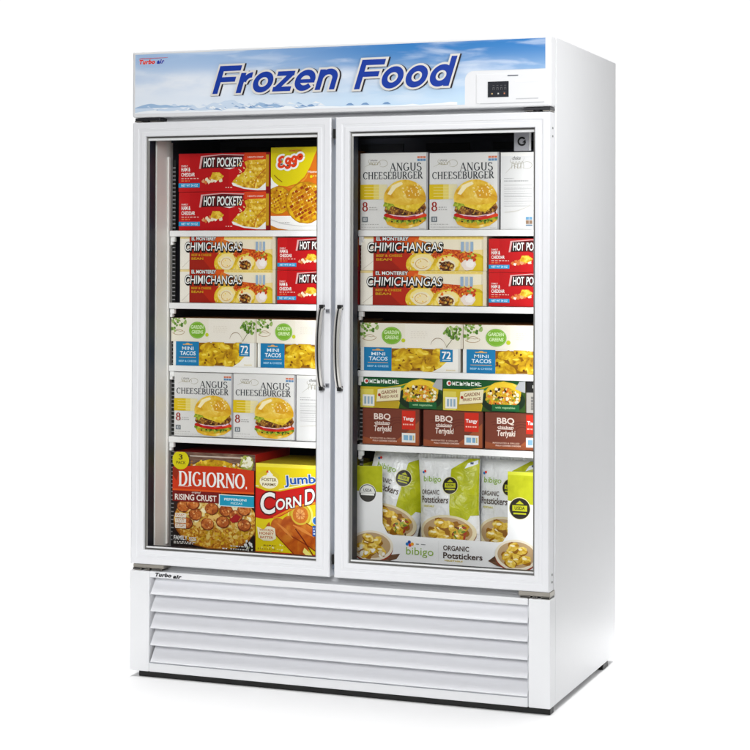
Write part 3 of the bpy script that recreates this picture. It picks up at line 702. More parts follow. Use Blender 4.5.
# cabinet shell: right wall, left wall, roof, base, back
m = MB()
m.box(W - .05, W, FB, D, 0, H, WHITE_PAINT)
m.box(0, .052, FB, D, 0, H, WHITE_PAINT)
m.box(.052, W - .05, FB, D, 1.748, H, WHITE_PAINT)
m.box(.052, W - .05, FB, D, 0, .370, WHITE_PAINT)
m.box(.052, W - .05, D - .05, D, .370, 1.748, WHITE_PAINT)
cab = m.build('cabinet', freezer)
bv = cab.modifiers.new('edge', 'BEVEL'); bv.width = .004; bv.segments = 2; bv.limit_method = 'ANGLE'

# dark inner lining: back, ceiling, floor pan, right side, deep left side, its grey standing in for shade
m = MB()
m.box(.0525, W - .0505, D - .056, D - .0505, .3705, 1.7475, LINER_DARK)
m.box(.0525, W - .0505, .076, D - .0565, 1.738, 1.7475, CEIL_DARK)
m.box(.0525, W - .0505, .076, D - .0565, .3705, .3755, flat('dark_floor_pan', (70, 72, 78), .4))
m.box(W - .056, W - .0505, .076, D - .0565, .376, 1.7375, LINER_DARK)
m.box(.0525, .058, .186, D - .0565, .376, 1.7375, flat('shaded_grey_liner', (58, 58, 68), .5))
m.build('inner_lining', freezer)
m = MB()
m.box(.0525, .058, .066, .1855, .3765, 1.7135, LINER_WHITE)
jp = m.build('jamb_panel', freezer)
m = MB(); m.box(.0582, .064, .143, .158, .39, 1.665, LINER_WHITE)
m.build('light_strip_cover', jp, bevel=.002)
# evaporator cover high at the back
m = MB()
m.box(.09, W - .09, .50, .56, 1.60, 1.735, flat('evaporator_blue_grey', (92, 98, 116), .4))
for k in range(5):
    m.box(.15 + k * .23, .30 + k * .23, .492, .499, 1.69, 1.715, flat('grille_grey', (44, 48, 58), .4))
m.build('evaporator_cover', freezer)
# centre mullion with its light cover
m = MB()
m.box(.668, .7335, .066, .112, .3765, 1.7375, LINER_WHITE)
mu = m.build('mullion', freezer, bevel=.002)
m = MB(); m.box(.676, .7265, .1125, .135, .40, 1.72, flat('bluish_lens', (196, 204, 216), .3))
m.build('light_lens', mu, bevel=.003)
m = MB(); m.box(.7337, .7352, .085, .089, 1.69, 1.697, flat('rivet_grey', (150, 150, 150), .4)); m.build('rivet', mu)
m = MB(); m.box(.7337, .7352, .085, .089, .44, .447, flat('rivet_grey', (150, 150, 150), .4))
m.build('rivet', mu)

# shelf uprights with punched slots
for x in (.0645, .7265):
    m = MB(); z = .40
    m.box(x, x + .012, .1705, .174, .385, 1.655, BLACK)
    while z < 1.64:
        m.box(x + .0006, x + .0114, .1695, .1704, z, z + .0035, flat('upright_grey', (150, 150, 152), .4)); z += .0132
    m.build('shelf_upright', freezer)

# shelves
RAILS = [(1.4015, 1.4215), (1.1640, 1.1845), (.9580, .9770), (.7245, .7455)]
def make_shelf(x0, x1):
    w = x1 - x0
    t = MB(); t.box(0, w, .1525, .70, .0135, .0185, SHELF_WHITE)
    for k in range(int(w / .1)):
        t.box(.05 + k * .1, .056 + k * .1, .153, .695, .008, .0134, SHELF_WHITE)
    sh = t.build('shelf', freezer, loc=(x0, 0, 0))
    r = MB(); r.box(0, w, .144, .1522, 0, .0198, SHELF_WHITE)
    r.build('front_rail', sh, bevel=.002)
    c = MB(); c.box(.0005, .016, .150, .166, -.017, -.0004, SHELF_WHITE); c.box(.0005, .009, .150, .166, -.028, -.0171, SHELF_WHITE)
    c.build('shelf_clip', sh, bevel=.0015)
    return sh
for x0, x1 in ((.0665, .664), (.7285, 1.333)):
    first = None
    for z0, z1 in RAILS:
        if first is None: o = first = make_shelf(x0, x1)
        else:
            o = first.copy(); COL.objects.link(o)
            for ch in children(first):
                d = ch.copy(); COL.objects.link(d); d.parent = o
        o.location.z = z0

# header: white box with the printed sign on it
HZ0 = 1.785
m = MB(); m.box(0, W, 0, FB - .0005, HZ0, H, WHITE_PAINT)
header = m.build('header_panel', freezer, bevel=.007, segs=3)
SX0, SX1, SZ0, SZ1 = .0105, 1.3725, 1.797, 1.9895
def sign_mat():
    m = bpy.data.materials.new('printed_sky_sign'); m.use_nodes = True
    nt = m.node_tree; b = nt.nodes['Principled BSDF']; L = nt.links.new
    b.inputs['Roughness'].default_value = .35; b.inputs['Specular IOR Level'].default_value = .35
    tc = nt.nodes.new('ShaderNodeTexCoord'); sp = nt.nodes.new('ShaderNodeSeparateXYZ'); L(tc.outputs['Object'], sp.inputs[0])
    def mr(a, lo, hi):
        n = nt.nodes.new('ShaderNodeMapRange'); n.inputs['From Min'].default_value = lo; n.inputs['From Max'].default_value = hi
        n.interpolation_type = 'SMOOTHSTEP'; L(a, n.inputs['Value']); return n.outputs['Result']
    def mix(f, a, c):
        n = nt.nodes.new('ShaderNodeMix'); n.data_type = 'RGBA'; L(f, n.inputs['Factor'])
        for s_, v in ((6, a), (7, c)):
            if isinstance(v, tuple): n.inputs[s_].default_value = v
            else: L(v, n.inputs[s_])
        return n.outputs[2]
    def math_(op, a, c):
        n = nt.nodes.new('ShaderNodeMath'); n.operation = op; n.use_clamp = True
        for s_, v in ((0, a), (1, c)):
            if isinstance(v, (int, float)): n.inputs[s_].default_value = v
            else: L(v, n.inputs[s_])
        return n.outputs[0]
    fx = mr(sp.outputs['X'], .12, 1.0); fz = mr(sp.outputs['Z'], 1.80, 1.985)
    low = mix(fx, rgb(236, 243, 251), rgb(200, 225, 246))
    top = mix(fx, rgb(168, 197, 232), rgb(52, 126, 194))
    base = mix(fz, low, top)
    def clouds(scale, sx, sz, lo, hi, seed):
        mp = nt.nodes.new('ShaderNodeMapping'); mp.inputs['Scale'].default_value = (sx, 1, sz); mp.inputs['Location'].default_value = (seed, seed * 2, 0)
        mp.inputs['Rotation'].default_value = (0, math.radians(-12), 0)
        n = nt.nodes.new('ShaderNodeTexNoise'); n.inputs['Scale'].default_value = scale; n.inputs['Detail'].default_value = 6; n.inputs['Distortion'].default_value = .5
        L(tc.outputs['Object'], mp.inputs[0]); L(mp.outputs[0], n.inputs['Vector'])
        return mr(n.outputs['Fac'], lo, hi)
    band = math_('MULTIPLY', mr(sp.outputs['Z'], 1.83, 1.875), mr(sp.outputs['Z'], 1.95, 1.90))
    c1 = math_('MULTIPLY', clouds(5, 1, 6, .46, .74, 3.1), .5)
    c2 = math_('MULTIPLY', math_('MULTIPLY', band, clouds(3.2, 1, 3.4, .40, .70, 7.7)), .7)
    col = mix(c1, base, rgb(232, 240, 250)); col = mix(c2, col, rgb(246, 249, 253))
    L(col, b.inputs['Base Color'])
    return m
SKYM = sign_mat()
m = MB()
cut = [(SX0, -.0006, SZ0), (1.1235, -.0006, SZ0)] + [(1.1235 + .028 - .028 * math.cos(math.radians(a)), -.0006, 1.871 + .027 * math.sin(math.radians(a))) for a in range(0, 91, 15)] + [(SX1, -.0006, 1.898), (SX1, -.0006, SZ1), (SX0, -.0006, SZ1)]
m.face(cut, SKYM)
# snow hills along the bottom edge
random.seed(21)
SN1, SN2, SN3, SN4 = ink(244, 248, 252), ink(160, 190, 222), ink(206, 222, 240), ink(122, 158, 200)
def ridge(x0, x1, base, hgt, y, mat, seed, n=46, taper=True):
    pts = []
    for i in range(n + 1):
        t = i / n; x = x0 + (x1 - x0) * t
        k = math.sin(PI * t) ** .6 if taper else 1
        z = base + hgt * k * (.35 + .9 * abs(mnoise.noise((x * 7 + seed, seed, 0))) + .35 * mnoise.noise((x * 30, seed, 1)))
        pts.append((x, y, max(z, base + .0004)))
    for i in range(n):
        m.face([(pts[i][0], y, base), (pts[i + 1][0], y, base), pts[i + 1], pts[i]], mat)
ridge(SX0, .36, 1.797, .040, -.0008, SN3, 5.1, taper=False)
ridge(SX0, .20, 1.815, .018, -.0009, SN2, 8.2)
ridge(.22, .66, 1.797, .034, -.0010, SN2, 2.4)
ridge(.235, .43, 1.797, .046, -.0011, SN3, 4.7)
ridge(SX0, 1.10, 1.797, .013, -.0016, SN1, 9.9, taper=False)
for k in range(60):                                    # blue clefts and snow faces on the hills
    x = random.choice([random.uniform(.24, .42), random.uniform(.02, .7), random.uniform(.3, .66)]); z = 1.803 + random.random() * .018
    l = random.uniform(.008, .035); q = random.uniform(.0015, .005)
    m.face([(x, -.0012 - k * 5e-6, z), (x + l * .6, -.0012 - k * 5e-6, z - q * .5), (x + l, -.0012 - k * 5e-6, z - q), (x + l * .35, -.0012 - k * 5e-6, z + q)], random.choice([SN1, SN1, SN2, SN4, SN3]))
for x in (.74, .79, .86, .61):
    m.face([(x, -.0018, 1.806), (x + .028, -.0018, 1.805), (x + .018, -.0018, 1.812), (x + .008, -.0018, 1.811)], SN4)
m.build('sign_face', header)

# FROZEN FOOD lettering: blue faces, silver rims, dark shadow side
class Flat(Art): pass
a = Flat(W, H); a.k = 130
def slant_rise(u, v): return (u, v + (u - .20) * .004)
BLUE, RIM, SHADOW = ink(22, 58, 158), ink(222, 219, 214), ink(44, 36, 40)
# grotesque bold italic drawn with the pen: x in cap heights
T_ = .20
def gl_ring(x): return [(arc(x + .315, .36, .215, .275, 0, 360, 32), T_)]
GLY = {
 'F': (lambda x: [([(x + .1, 0), (x + .1, 1)], T_), ([(x + .1, .905), (x + .68, .905)], .19), ([(x + .1, .505), (x + .60, .505)], .18)], .70),
 'r': (lambda x: [([(x + .1, 0), (x + .1, .72)], T_), (arc(x + .37, .36, .20, .275, 172, 88, 10), .19)], .44),
 'o': (lambda x: gl_ring(x), .66),
 'z': (lambda x: [([(x + .02, .635), (x + .52, .635)], .165), ([(x + .44, .62), (x + .10, .10)], .19), ([(x + .0, .085), (x + .53, .085)], .165)], .57),
 'e': (lambda x: [(arc(x + .315, .36, .215, .275, 0, 322, 28), T_), ([(x + .12, .335), (x + .60, .335)], .13)], .65),
 'n': (lambda x: [([(x + .1, 0), (x + .1, .72)], T_), (arc(x + .31, .40, .20, .24, 165, 0, 14) + [(x + .51, 0)], T_)], .66),
 'd': (lambda x: gl_ring(x) + [([(x + .53, 0), (x + .53, 1)], T_)], .68),
}
def sign_word(t, x0, x1, z0, z1):
    hh = z1 - z0; tot = sum(GLY[c][1] for c in t) + .24 - .03; k = (x1 - x0) / (tot * hh)
    SH = .24
    def layer(extra, mat, dx=0, dz=0):
        x = 0
        for c in t:
            fn, adv = GLY[c]
            for pts, wd in fn(x):
                q = list(pts); closed = len(q) > 30 and c in 'od'
                if not closed and extra:                # square the stroke ends out by the rim width
                    for e, n_ in ((0, 1), (-1, -2)):
                        dx_, dz_ = q[e][0] - q[n_][0], q[e][1] - q[n_][1]; l = math.hypot(dx_, dz_)
                        q[e] = (q[e][0] + dx_ / l * extra, q[e][1] + dz_ / l * extra)
                P = [((x0 + px * hh * k + dx) / W, (z0 + pz * hh + dz) / H) for px, pz in q]
                if closed: P = P[:-1]
                lean = lambda u, v: slant_rise(u + SH * (v * H - z0) * k / W, v)
                a.line(P, (wd + 2 * extra) * hh, mat, 'lettering', closed=closed, warp=lean)
            x += adv
    for s_ in (0, .35, .7, 1): layer(.07, SHADOW, .0052 * s_, -.0008 * s_)
    layer(.07, RIM); layer(0, BLUE)
sign_word('Frozen', .284, .735, 1.8535, 1.9415)
sign_word('Food', .765, 1.107, 1.8505, 1.941)
def build_on(a, parent, y=0.0):
    build_art(a, parent, (W / 2, y, 0))
build_on(a, header)
# maker's small logo, upper left
a = Flat(W, H); a.k = 130
RED = ink(222, 34, 34); BLU2 = ink(38, 62, 168)
a.text('Turbo', .026 / W, 1.957 / H, .083 / W, 1.972 / H, RED, shear=.3, bold=.055, space=1.12, out=ink(246, 236, 240), outw=.03, part='logo')
a.text('air', .0885 / W, 1.957 / H, .117 / W, 1.972 / H, BLU2, shear=.3, bold=.055, space=1.12, out=ink(236, 240, 250), outw=.03, part='logo')
a.poly([(.024 / W, 1.9745 / H), (.128 / W, 1.976 / H), (.128 / W, 1.977 / H), (.03 / W, 1.9765 / H)], RED, part='logo')
build_on(a, header)
# control panel
m = MB(); m.box(1.16, 1.371, -.0016, -.0002, 1.799, 1.886, WHITE_PAINT)
cp = m.build('control_panel', header, bevel=.0006)
m = MB()
m.box(1.196, 1.2605, -.0030, -.0017, 1.8165, 1.8635, flat('display_dark', (42, 44, 50), .25))
g = flat('display_digits', (92, 92, 94), .4)
for k, x in enumerate((1.211, 1.223, 1.235, 1.247)):
    m.box(x, x + .006, -.0033, -.0031, 1.8445, 1.846, g); m.box(x, x + .0012, -.0033, -.0031, 1.838, 1.8443, g); m.box(x + .0048, x + .006, -.0033, -.0031, 1.838, 1.8443, g)
    m.box(x, x + .006, -.0033, -.0031, 1.851, 1.8522, g)
for k, x in enumerate((1.207, 1.2265, 1.2455)):
    m.box(x, x + .0045, -.0033, -.0031, 1.825, 1.829, (ink(196, 168, 120), ink(206, 206, 200), ink(190, 120, 90))[k])
m.box(1.2435, 1.251, -.0033, -.0031, 1.8305, 1.8316, g)
m.build('display_screen', header)
m = MB(); gl = flat('seam_grey', (196, 197, 200), .5)
m.box(1.283, 1.352, -.0022, -.0017, 1.8085, 1.8115, gl); m.box(1.280, 1.354, -.0022, -.0017, 1.861, 1.866, flat('slot_white', (250, 250, 250), .4))
m.box(1.172, 1.370, -.0020, -.0017, 1.7975, 1.799, gl)
m.build('panel_slots', header)
a = Flat(W, H); a.k = 130
a.lines(1.257 / W, 1.29 / W, [1.8785 / H], .003 / H, ink(92, 98, 108), part='tiny_lettering', ragged=0)
build_on(a, header)

# doors
DZ0, DZ1 = .344, 1.769
def make_door(x0, x1, hand, first=None):
    m = MB()
    prof = [(.004, FB - .006), (0, FB - .010), (0, .003), (.003, 0), (.0205, 0), (.0225, .0016), (.0300, .0016), (.0320, .0002), (.0440, .0002), (.0458, .003), (.0458, .0125)]
    ring(m, x0, x1, DZ0, DZ1, prof, DOOR_WHITE)
    d = m.build('door', freezer, weld=True)
    # spacer trim and black glass border
    t = MB()
    ring(t, x0, x1, DZ0, DZ1, [(.0459, .0127), (.0475, .0129), (.0475, .0165), (.0535, .0175), (.0535, .030)], TRIM_GREY)
    t.build('window_trim', d)
    t = MB()
    t.box(x0 + .0505, x1 - .0505, .0120, .0174, DZ1 - .0590, DZ1 - .0515, TRIM_LIGHT)
    t.build('spacer_bar', d, bevel=.001)
    t = MB(); t.box(x0 + .0505, x1 - .0505, .0120, .0174, DZ0 + .0515, DZ0 + .0565, TRIM_LIGHT); t.build('spacer_bar', d, bevel=.001)
    t = MB()
    ring(t, x0, x1, DZ0, DZ1, [(.0537, .0180), (.0537, .0595), (.050, .0605), (.006, .0605)], GASKET)
    t.build('gasket', d)
    t = MB()
    t.box(x0 + .0472, x1 - .0472, .0302, .0335, DZ0 + .0472, DZ1 - .0472, GLASS)
    t.build('glass', d)
    # handle: steel bar bowed away from the door between two black end blocks
    hx = x1 - .024 if hand < 0 else x0 + .021
    h = MB(); n = 36; Pth = []
    for i in range(n + 1):
        s_ = i / n; z = .928 + .252 * s_
        Pth.append((z, -.010 - .037 * math.sin(PI * s_) ** .45))
    for a_, b_, mt in ((-.0085, -.0038, CHROME), (-.0038, .0020, BLACK), (.0020, .0078, CHROME)):
        for i in range(n):
            (z0, y0), (z1, y1) = Pth[i], Pth[i + 1]; dy = 0 if mt is not BLACK else .002
            f0, f1 = [(hx + a_, y0 + dy, z0), (hx + b_, y0 + dy, z0), (hx + b_, y0 + .008, z0), (hx + a_, y0 + .008, z0)], [(hx + a_, y1 + dy, z1), (hx + b_, y1 + dy, z1), (hx + b_, y1 + .008, z1), (hx + a_, y1 + .008, z1)]
            for k in range(4):
                h.face([f0[k], f0[(k + 1) % 4], f1[(k + 1) % 4], f1[k]], mt)
    h.box(hx - .0065, hx + .0065, -.018, -.0005, 1.172, 1.187, BLACK)
    h.box(hx - .0065, hx + .0065, -.018, -.0005, .921, .936, BLACK)
    h.build('handle', d)
    if hand < 0:
        for z in (1.161, .930):
            b_ = MB(); b_.box(hx + .0105, hx + .022, -.006, -.0005, z, z + .013, flat('clip_grey', (150, 152, 158), .35)); b_.box(hx + .013, hx + .0165, -.0066, -.0061, z + .003, z + .010, HINGE_DARK); b_.box(hx + .0185, hx + .0205, -.0066, -.0061, z + .003, z + .010, HINGE_DARK)
            b_.build('handle_bracket', d)
    # side screws
    for z in (1.722, 1.698, .392, .370):
        xs = x1 if hand > 0 else x0
        b_ = MB(); xx = xs + .0003 if hand > 0 else xs - .0015
        b_.box(xx, xx + .0012, .030, .0375, z - .003, z + .003, flat('screw_grey', (110, 116, 112), .4))
        b_.build('screw', d)
    return d
dl = make_door(.002, .6905, -1)
dr = make_door(.7055, 1.386, 1)
m = MB()
m.box(.6907, .7053, .040, .0605, .346, 1.767, GAP_BLUE)  # blue-grey strip filling the gap between the doors
m.build('door_gap_strip', freezer)
for z in (1.705, .385):
    m = MB(); m.box(.6962, .7052, .004, .0395, z, z + .028, BLACK); m.box(.6962, .7052, .012, .0395, z - .018, z - .004, flat('stop_grey', (96, 104, 118), .4))
    m.build('door_stop', freezer)

# hinges
def hinge(x0, x1, z0, z1, mats, flip):
    m = MB(); w = x1 - x0
    m.box(x0, x1, .006, FB - .001, z0 + (z1 - z0) * .35, z1, mats[0])
    s_ = (x1, x0) if flip else (x0, x1)
    k = 1 if not flip else -1
    m.box(min(s_[0], s_[0] + k * w * .28), max(s_[0], s_[0] + k * w * .28), .002, .055, z0, z0 + (z1 - z0) * .34, mats[1])
    m.box(min(s_[0] + k * w * .4, s_[0] + k * w * .55), max(s_[0] + k * w * .4, s_[0] + k * w * .55), .001, .05, z0 + .001, z0 + (z1 - z0) * .33, mats[2])
    m.box(min(s_[0] + k * w * .62, s_[0] + k * w * .95), max(s_[0] + k * w * .62, s_[0] + k * w * .95), .003, .05, z0 + .001, z0 + (z1 - z0) * .33, mats[1])
    m.build('hinge', freezer, bevel=.001)
hinge(.008, .096, 1.7705, 1.7835, (HINGE_DARK, STEEL_DULL, BLACK), False)
hinge(1.305, 1.386, 1.7705, 1.7835, (HINGE_DARK, STEEL_DULL, BLACK), True)
hinge(.010, .118, .3245, .3425, (STEEL_DULL, HINGE_DARK, BLACK), False)
hinge(1.292, 1.388, .3225, .3425, (STEEL_DULL, BLACK, HINGE_DARK), True)

# kick panel with pressed louvres
m = MB(); KX0, KX1, KZ0, KZ1 = .070, 1.322, .0305, .3025; KT = .3225
m.box(0, KX0, 0, FB - .0005, 0, KT, WHITE_PAINT)
m.box(KX1 + .001, W, 0, FB - .0005, 0, KT, WHITE_PAINT)
m.box(KX0, KX1, 0, FB - .0005, 0, KZ0, WHITE_PAINT)
m.box(KX0, KX1, 0, FB - .0005, KZ1, KT, WHITE_PAINT)
m.box(KX0, KX1, FB - .008, FB - .0005, KZ0, KZ1, LOUVER_WHITE)
kick = m.build('grille_panel', freezer)
bv = kick.modifiers.new('edge', 'BEVEL'); bv.width = .0035; bv.segments = 2; bv.limit_method = 'ANGLE'
m = MB(); m.box(KX0 + .002, KX1 - .002, -.0012, -.0003, KZ0 - .0018, KZ0 - .0004, flat('seam_mid_grey', (150, 154, 162), .5)); m.box(KX1 - .0004, KX1 + .0006, -.0012, -.0003, .004, KT - .004, flat('seam_pale', (205, 207, 212), .5))  # grey and pale lines along the panel seams
m.build('panel_seam', kick)
pitch = (KZ1 - KZ0) / 5
for k in range(5):
    zt = KZ1 - k * pitch - .0006; zb = zt - pitch + .0012
    m = MB(); p = [(.043, zt), (.038, zt - .002), (.002, zb + .008), (-.0028, zb + .004), (-.0028, zb + .0015), (0, zb), (.006, zb + .0012), (.045, zt - .004)]
    for i in range(len(p)):
        j = (i + 1) % len(p)
        m.face([(KX0 + .007, *p[i]), (KX0 + .007, *p[j]), (KX1 - .001, *p[j]), (KX1 - .001, *p[i])], LOUVER_WHITE)
    m.face([(KX0 + .007, *q) for q in reversed(p)], LOUVER_WHITE); m.face([(KX1 - .001, *q) for q in p], LOUVER_WHITE)
    o = m.build('louver', kick, weld=True)
a = Flat(W, H); a.k = 40
INKB = ink(30, 30, 34)
a.text('Turbo', .092 / W, .3065 / H, .150 / W, .3195 / H, INKB, shear=.25, bold=.05, space=1.1, part='badge_lettering')
a.text('air', .155 / W, .3045 / H, .186 / W, .3165 / H, INKB, shear=.25, bold=.05, space=1.1, part='badge_lettering')
build_on(a, kick)

# feet
m = MB(); m.box(.029, 1.3875, .012, .052, -.019, -.0005, BLACK)
m.build('plinth', freezer, bevel=.002)
for x in (.03, 1.352):
    m = MB(); m.box(x, x + .036, .70, .775, -.019, -.0005, BLACK)
    m.build('foot', freezer, bevel=.003)

# grey plate with a circular arrow, hung from the ceiling at the right
m = MB(); m.box(1.232, 1.279, .160, .166, 1.663, 1.7375, PLATE_GREY); m.box(1.2795, 1.2855, .160, .166, 1.663, 1.7375, TRIM_LIGHT)
pl = m.build('thermostat_plate', freezer, bevel=.001)
m = MB(); cx, cz = 1.2575, 1.6925
for k in range(20):
    t0, t1 = math.radians(40 + k * 14.5), math.radians(40 + (k + 1) * 14.5)
    m.face([(cx + r * math.cos(t), .1596, cz + r * math.sin(t)) for r, t in ((.0085, t0), (.0142, t0), (.0142, t1), (.0085, t1))], BLACK)
m.face([(cx + .001, .1595, cz - .003), (cx + .013, .1595, cz - .006), (cx + .011, .1595, cz + .006)], BLACK)
m.build('arrow_emblem', pl)
# ------------------------------------------------------------------ the frozen goods
GR = dict(snack='red snack cartons', bur='Chimichanga cartons'.lower(), gar='cream leaf printed cartons', taco='blue and gold cartons marked 72', burg='angus cheeseburger cartons', end='plain grey carton ends', sk='green skillet cartons', bbq='brown barbecue cartons', bag='potsticker bags')
rot = iter([.3, -.2, .2, -.4, .1, .5, -.3, 0, .4, -.1, .2, -.5, .3, 0, -.2, .1] * 4)

def series(make, base, spots, group):
    """first spot is the carton itself, the rest are copies with their own labels"""
    first = None
    for (x0, x1, z0, z1, label) in spots:
        if first is None: o = first = make(label)
        else:
            o = copy_tree(first); o['label'] = label
        put(o, (x0 + x1) / 2, z0, x1 - x0, z1 - z0, base, yaw=next(rot) * .6)

R1, R2, R3, R4, FL = 1.4222, 1.1852, .9778, .7462, .3762
# red snack cartons
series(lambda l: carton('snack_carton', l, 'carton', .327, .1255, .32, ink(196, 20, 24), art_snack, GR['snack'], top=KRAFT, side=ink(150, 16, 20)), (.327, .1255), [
    (.094, .421, R1 + .1268, R1 + .2525, 'red snack carton on top of the pair beside the yellow waffle carton'),
    (.0945, .4215, R1, R1 + .1255, 'red snack carton under another, on the top left shelf beside the waffles'),
    (.4465, .728, R2 + .1075, R2 + .2125, 'upper red snack carton behind the left door, right of the chimichanga cartons'),
    (.447, .7285, R2, R2 + .1065, 'lower red snack carton behind the left door, right of the chimichanga cartons'),
], GR['snack'])
# the right-hand pair runs on behind the door frame; only its left end fits in the cabinet
UM = .62
first = None
for z0, z1, l in ((R2 + .1045, R2 + .2085, 'upper red snack carton behind the right door, right of the chimichanga cartons'), (R2, R2 + .1035, 'lower red snack carton behind the right door, right of the chimichanga cartons')):
    if first is None: o = first = carton('snack_carton', l, 'carton', .28, .1075, .32, ink(196, 20, 24), art_snack, GR['snack'], top=KRAFT, side=ink(150, 16, 20), umax=UM)
    else:
        o = copy_tree(first); o['label'] = l
    put(o, 1.154 + .14, z0, .28, z1 - z0, (.28, .1075))
# waffles
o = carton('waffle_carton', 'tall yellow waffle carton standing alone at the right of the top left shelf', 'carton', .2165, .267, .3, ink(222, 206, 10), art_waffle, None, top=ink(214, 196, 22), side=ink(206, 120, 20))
put(o, .4245 + .10825, R1)
# chimichangas
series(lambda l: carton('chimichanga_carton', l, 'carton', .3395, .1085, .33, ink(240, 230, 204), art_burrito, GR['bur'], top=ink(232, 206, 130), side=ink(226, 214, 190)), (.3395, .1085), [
    (.1005, .44, R2 + .1090, R2 + .2170, 'upper cream and red chimichanga carton behind the left door'),
    (.1005, .44, R2, R2 + .1085, 'lower cream and red chimichanga carton behind the left door'),
    (.734, 1.147, R2 + .1085, R2 + .2160, 'upper cream and red chimichanga carton behind the right door'),
    (.734, 1.147, R2, R2 + .1078, 'lower cream and red chimichanga carton behind the right door'),
], GR['bur'])
# cream leaf cartons and the blue and gold ones below
mk_g = lambda l, um=1.0, w=.3055, h=.0765: carton('leaf_carton', l, 'carton', w, h, .36, ink(236, 230, 214), art_garden, GR['gar'], top=KRAFT, side=ink(206, 180, 140), umax=um)
mk_t = lambda l, um=1.0, w=.298, h=.0785: carton('taco_carton', l, 'carton', w, h, .36, ink(240, 240, 236), art_taco, GR['taco'], top=ink(196, 186, 160), side=ink(206, 200, 186), umax=um)
series(mk_g, (.3055, .0765), [
    (.0705, .376, R3 + .0790, R3 + .1560, 'cream leaf printed carton at the far left, stacked on a blue and gold carton'),
    (.3775, .683, R3 + .0785, R3 + .1555, 'cream leaf printed carton behind the left door handle'),
    (.7325, 1.071, R3 + .0735, R3 + .1500, 'cream leaf printed carton at the left behind the right door'),
], GR['gar'])
put(mk_g('cream leaf printed carton at the right edge behind the right door', .765, .3385, .0765), 1.073 + .16925, R3 + .0730)
series(mk_t, (.298, .0785), [
    (.078, .376, R3, R3 + .0788, 'blue and gold carton marked 72 at the far left, below a cream carton'),
    (.3785, .6765, R3, R3 + .0783, 'blue and gold carton marked 72 behind the left door handle'),
    (.733, 1.0625, R3, R3 + .0733, 'blue and gold carton marked 72 at the left behind the right door'),
], GR['taco'])
put(mk_t('blue and gold carton at the right edge behind the right door', .79, .3295, .0728), 1.0715 + .16475, R3)
# cheeseburgers
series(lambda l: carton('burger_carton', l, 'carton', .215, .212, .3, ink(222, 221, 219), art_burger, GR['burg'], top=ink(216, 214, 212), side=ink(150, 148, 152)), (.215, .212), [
    (.0815, .2925, R4, R4 + .2095, 'angus cheeseburger carton at the left of the lower left shelf'),
    (.2955, .5135, R4, R4 + .2105, 'angus cheeseburger carton in the middle of the lower left shelf'),
    (.7335, .957, R1, R1 + .2420, 'tall angus cheeseburger carton at the left of the top right shelf'),
    (.9615, 1.187, R1, R1 + .2390, 'tall angus cheeseburger carton in the middle of the top right shelf'),
], GR['burg'])
series(lambda l: carton('burger_carton', l, 'carton', .108, .238, .3, ink(222, 222, 222), art_burger_end, GR['end'], top=ink(216, 214, 212), side=ink(190, 190, 194)), (.108, .238), [
    (1.1925, 1.301, R1, R1 + .2370, 'narrow grey burger carton end at the right of the top right shelf'),
    (.5165, .645, R4, R4 + .2105, 'narrow grey burger carton end partly behind the left door handle'),
], GR['end'])
# green skillet cartons over brown barbecue cartons
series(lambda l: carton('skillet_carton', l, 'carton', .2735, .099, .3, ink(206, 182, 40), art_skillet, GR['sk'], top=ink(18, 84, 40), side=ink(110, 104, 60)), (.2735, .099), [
    (.735, 1.0065, R4 + .1145, R4 + .2120, 'green and yellow skillet carton at the left, over the brown cartons'),
    (1.009, 1.2715, R4 + .1145, R4 + .2120, 'green and yellow skillet carton at the right, over the brown cartons'),
], GR['sk'])
def art_barcode_end(a):
    a.rect(0, 0, 1, .72, ink(176, 172, 166)); a.rect(0, .66, 1, 1, ink(26, 26, 26)); a.rect(.4, .8, .55, .9, ink(210, 210, 206))
    for k in range(9): a.rect(.30, .10 + k * .05, .85, .125 + k * .05, ink(70, 70, 74))
o = carton('small_carton', 'narrow black and grey carton with a barcode beside the right skillet carton', 'carton', .048, .094, .28, ink(120, 118, 110), art_barcode_end, None, top=ink(30, 30, 30), side=ink(40, 40, 40))
put(o, 1.298, R4 + .1145)
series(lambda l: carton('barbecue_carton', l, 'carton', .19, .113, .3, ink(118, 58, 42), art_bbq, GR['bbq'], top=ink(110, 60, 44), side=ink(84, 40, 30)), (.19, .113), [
    (.742, .932, R4, R4 + .1130, 'leftmost brown barbecue carton under the green skillet cartons'),
    (.943, 1.1365, R4, R4 + .1125, 'middle brown barbecue carton under the green skillet cartons'),
    (1.1435, 1.3315, R4, R4 + .1125, 'rightmost brown barbecue carton, cut off by the right door frame'),
], GR['bbq'])
# pizza and corn dogs on the cabinet floor
o = carton('pizza_carton', 'large red pizza carton with a yellow badge on the left cabinet floor', 'carton', .2915, .318, .3, ink(96, 30, 20), art_pizza, None, top=ink(150, 26, 20), side=ink(176, 24, 24))
put(o, .2265, FL)
o = carton('corn_dog_carton', 'yellow corn dog carton with a red banner next to the pizza carton', 'carton', .284, .2925, .3, ink(232, 210, 16), art_corn_dog, None, top=ink(206, 186, 40), side=ink(206, 186, 20))
put(o, .375 + .142, FL)

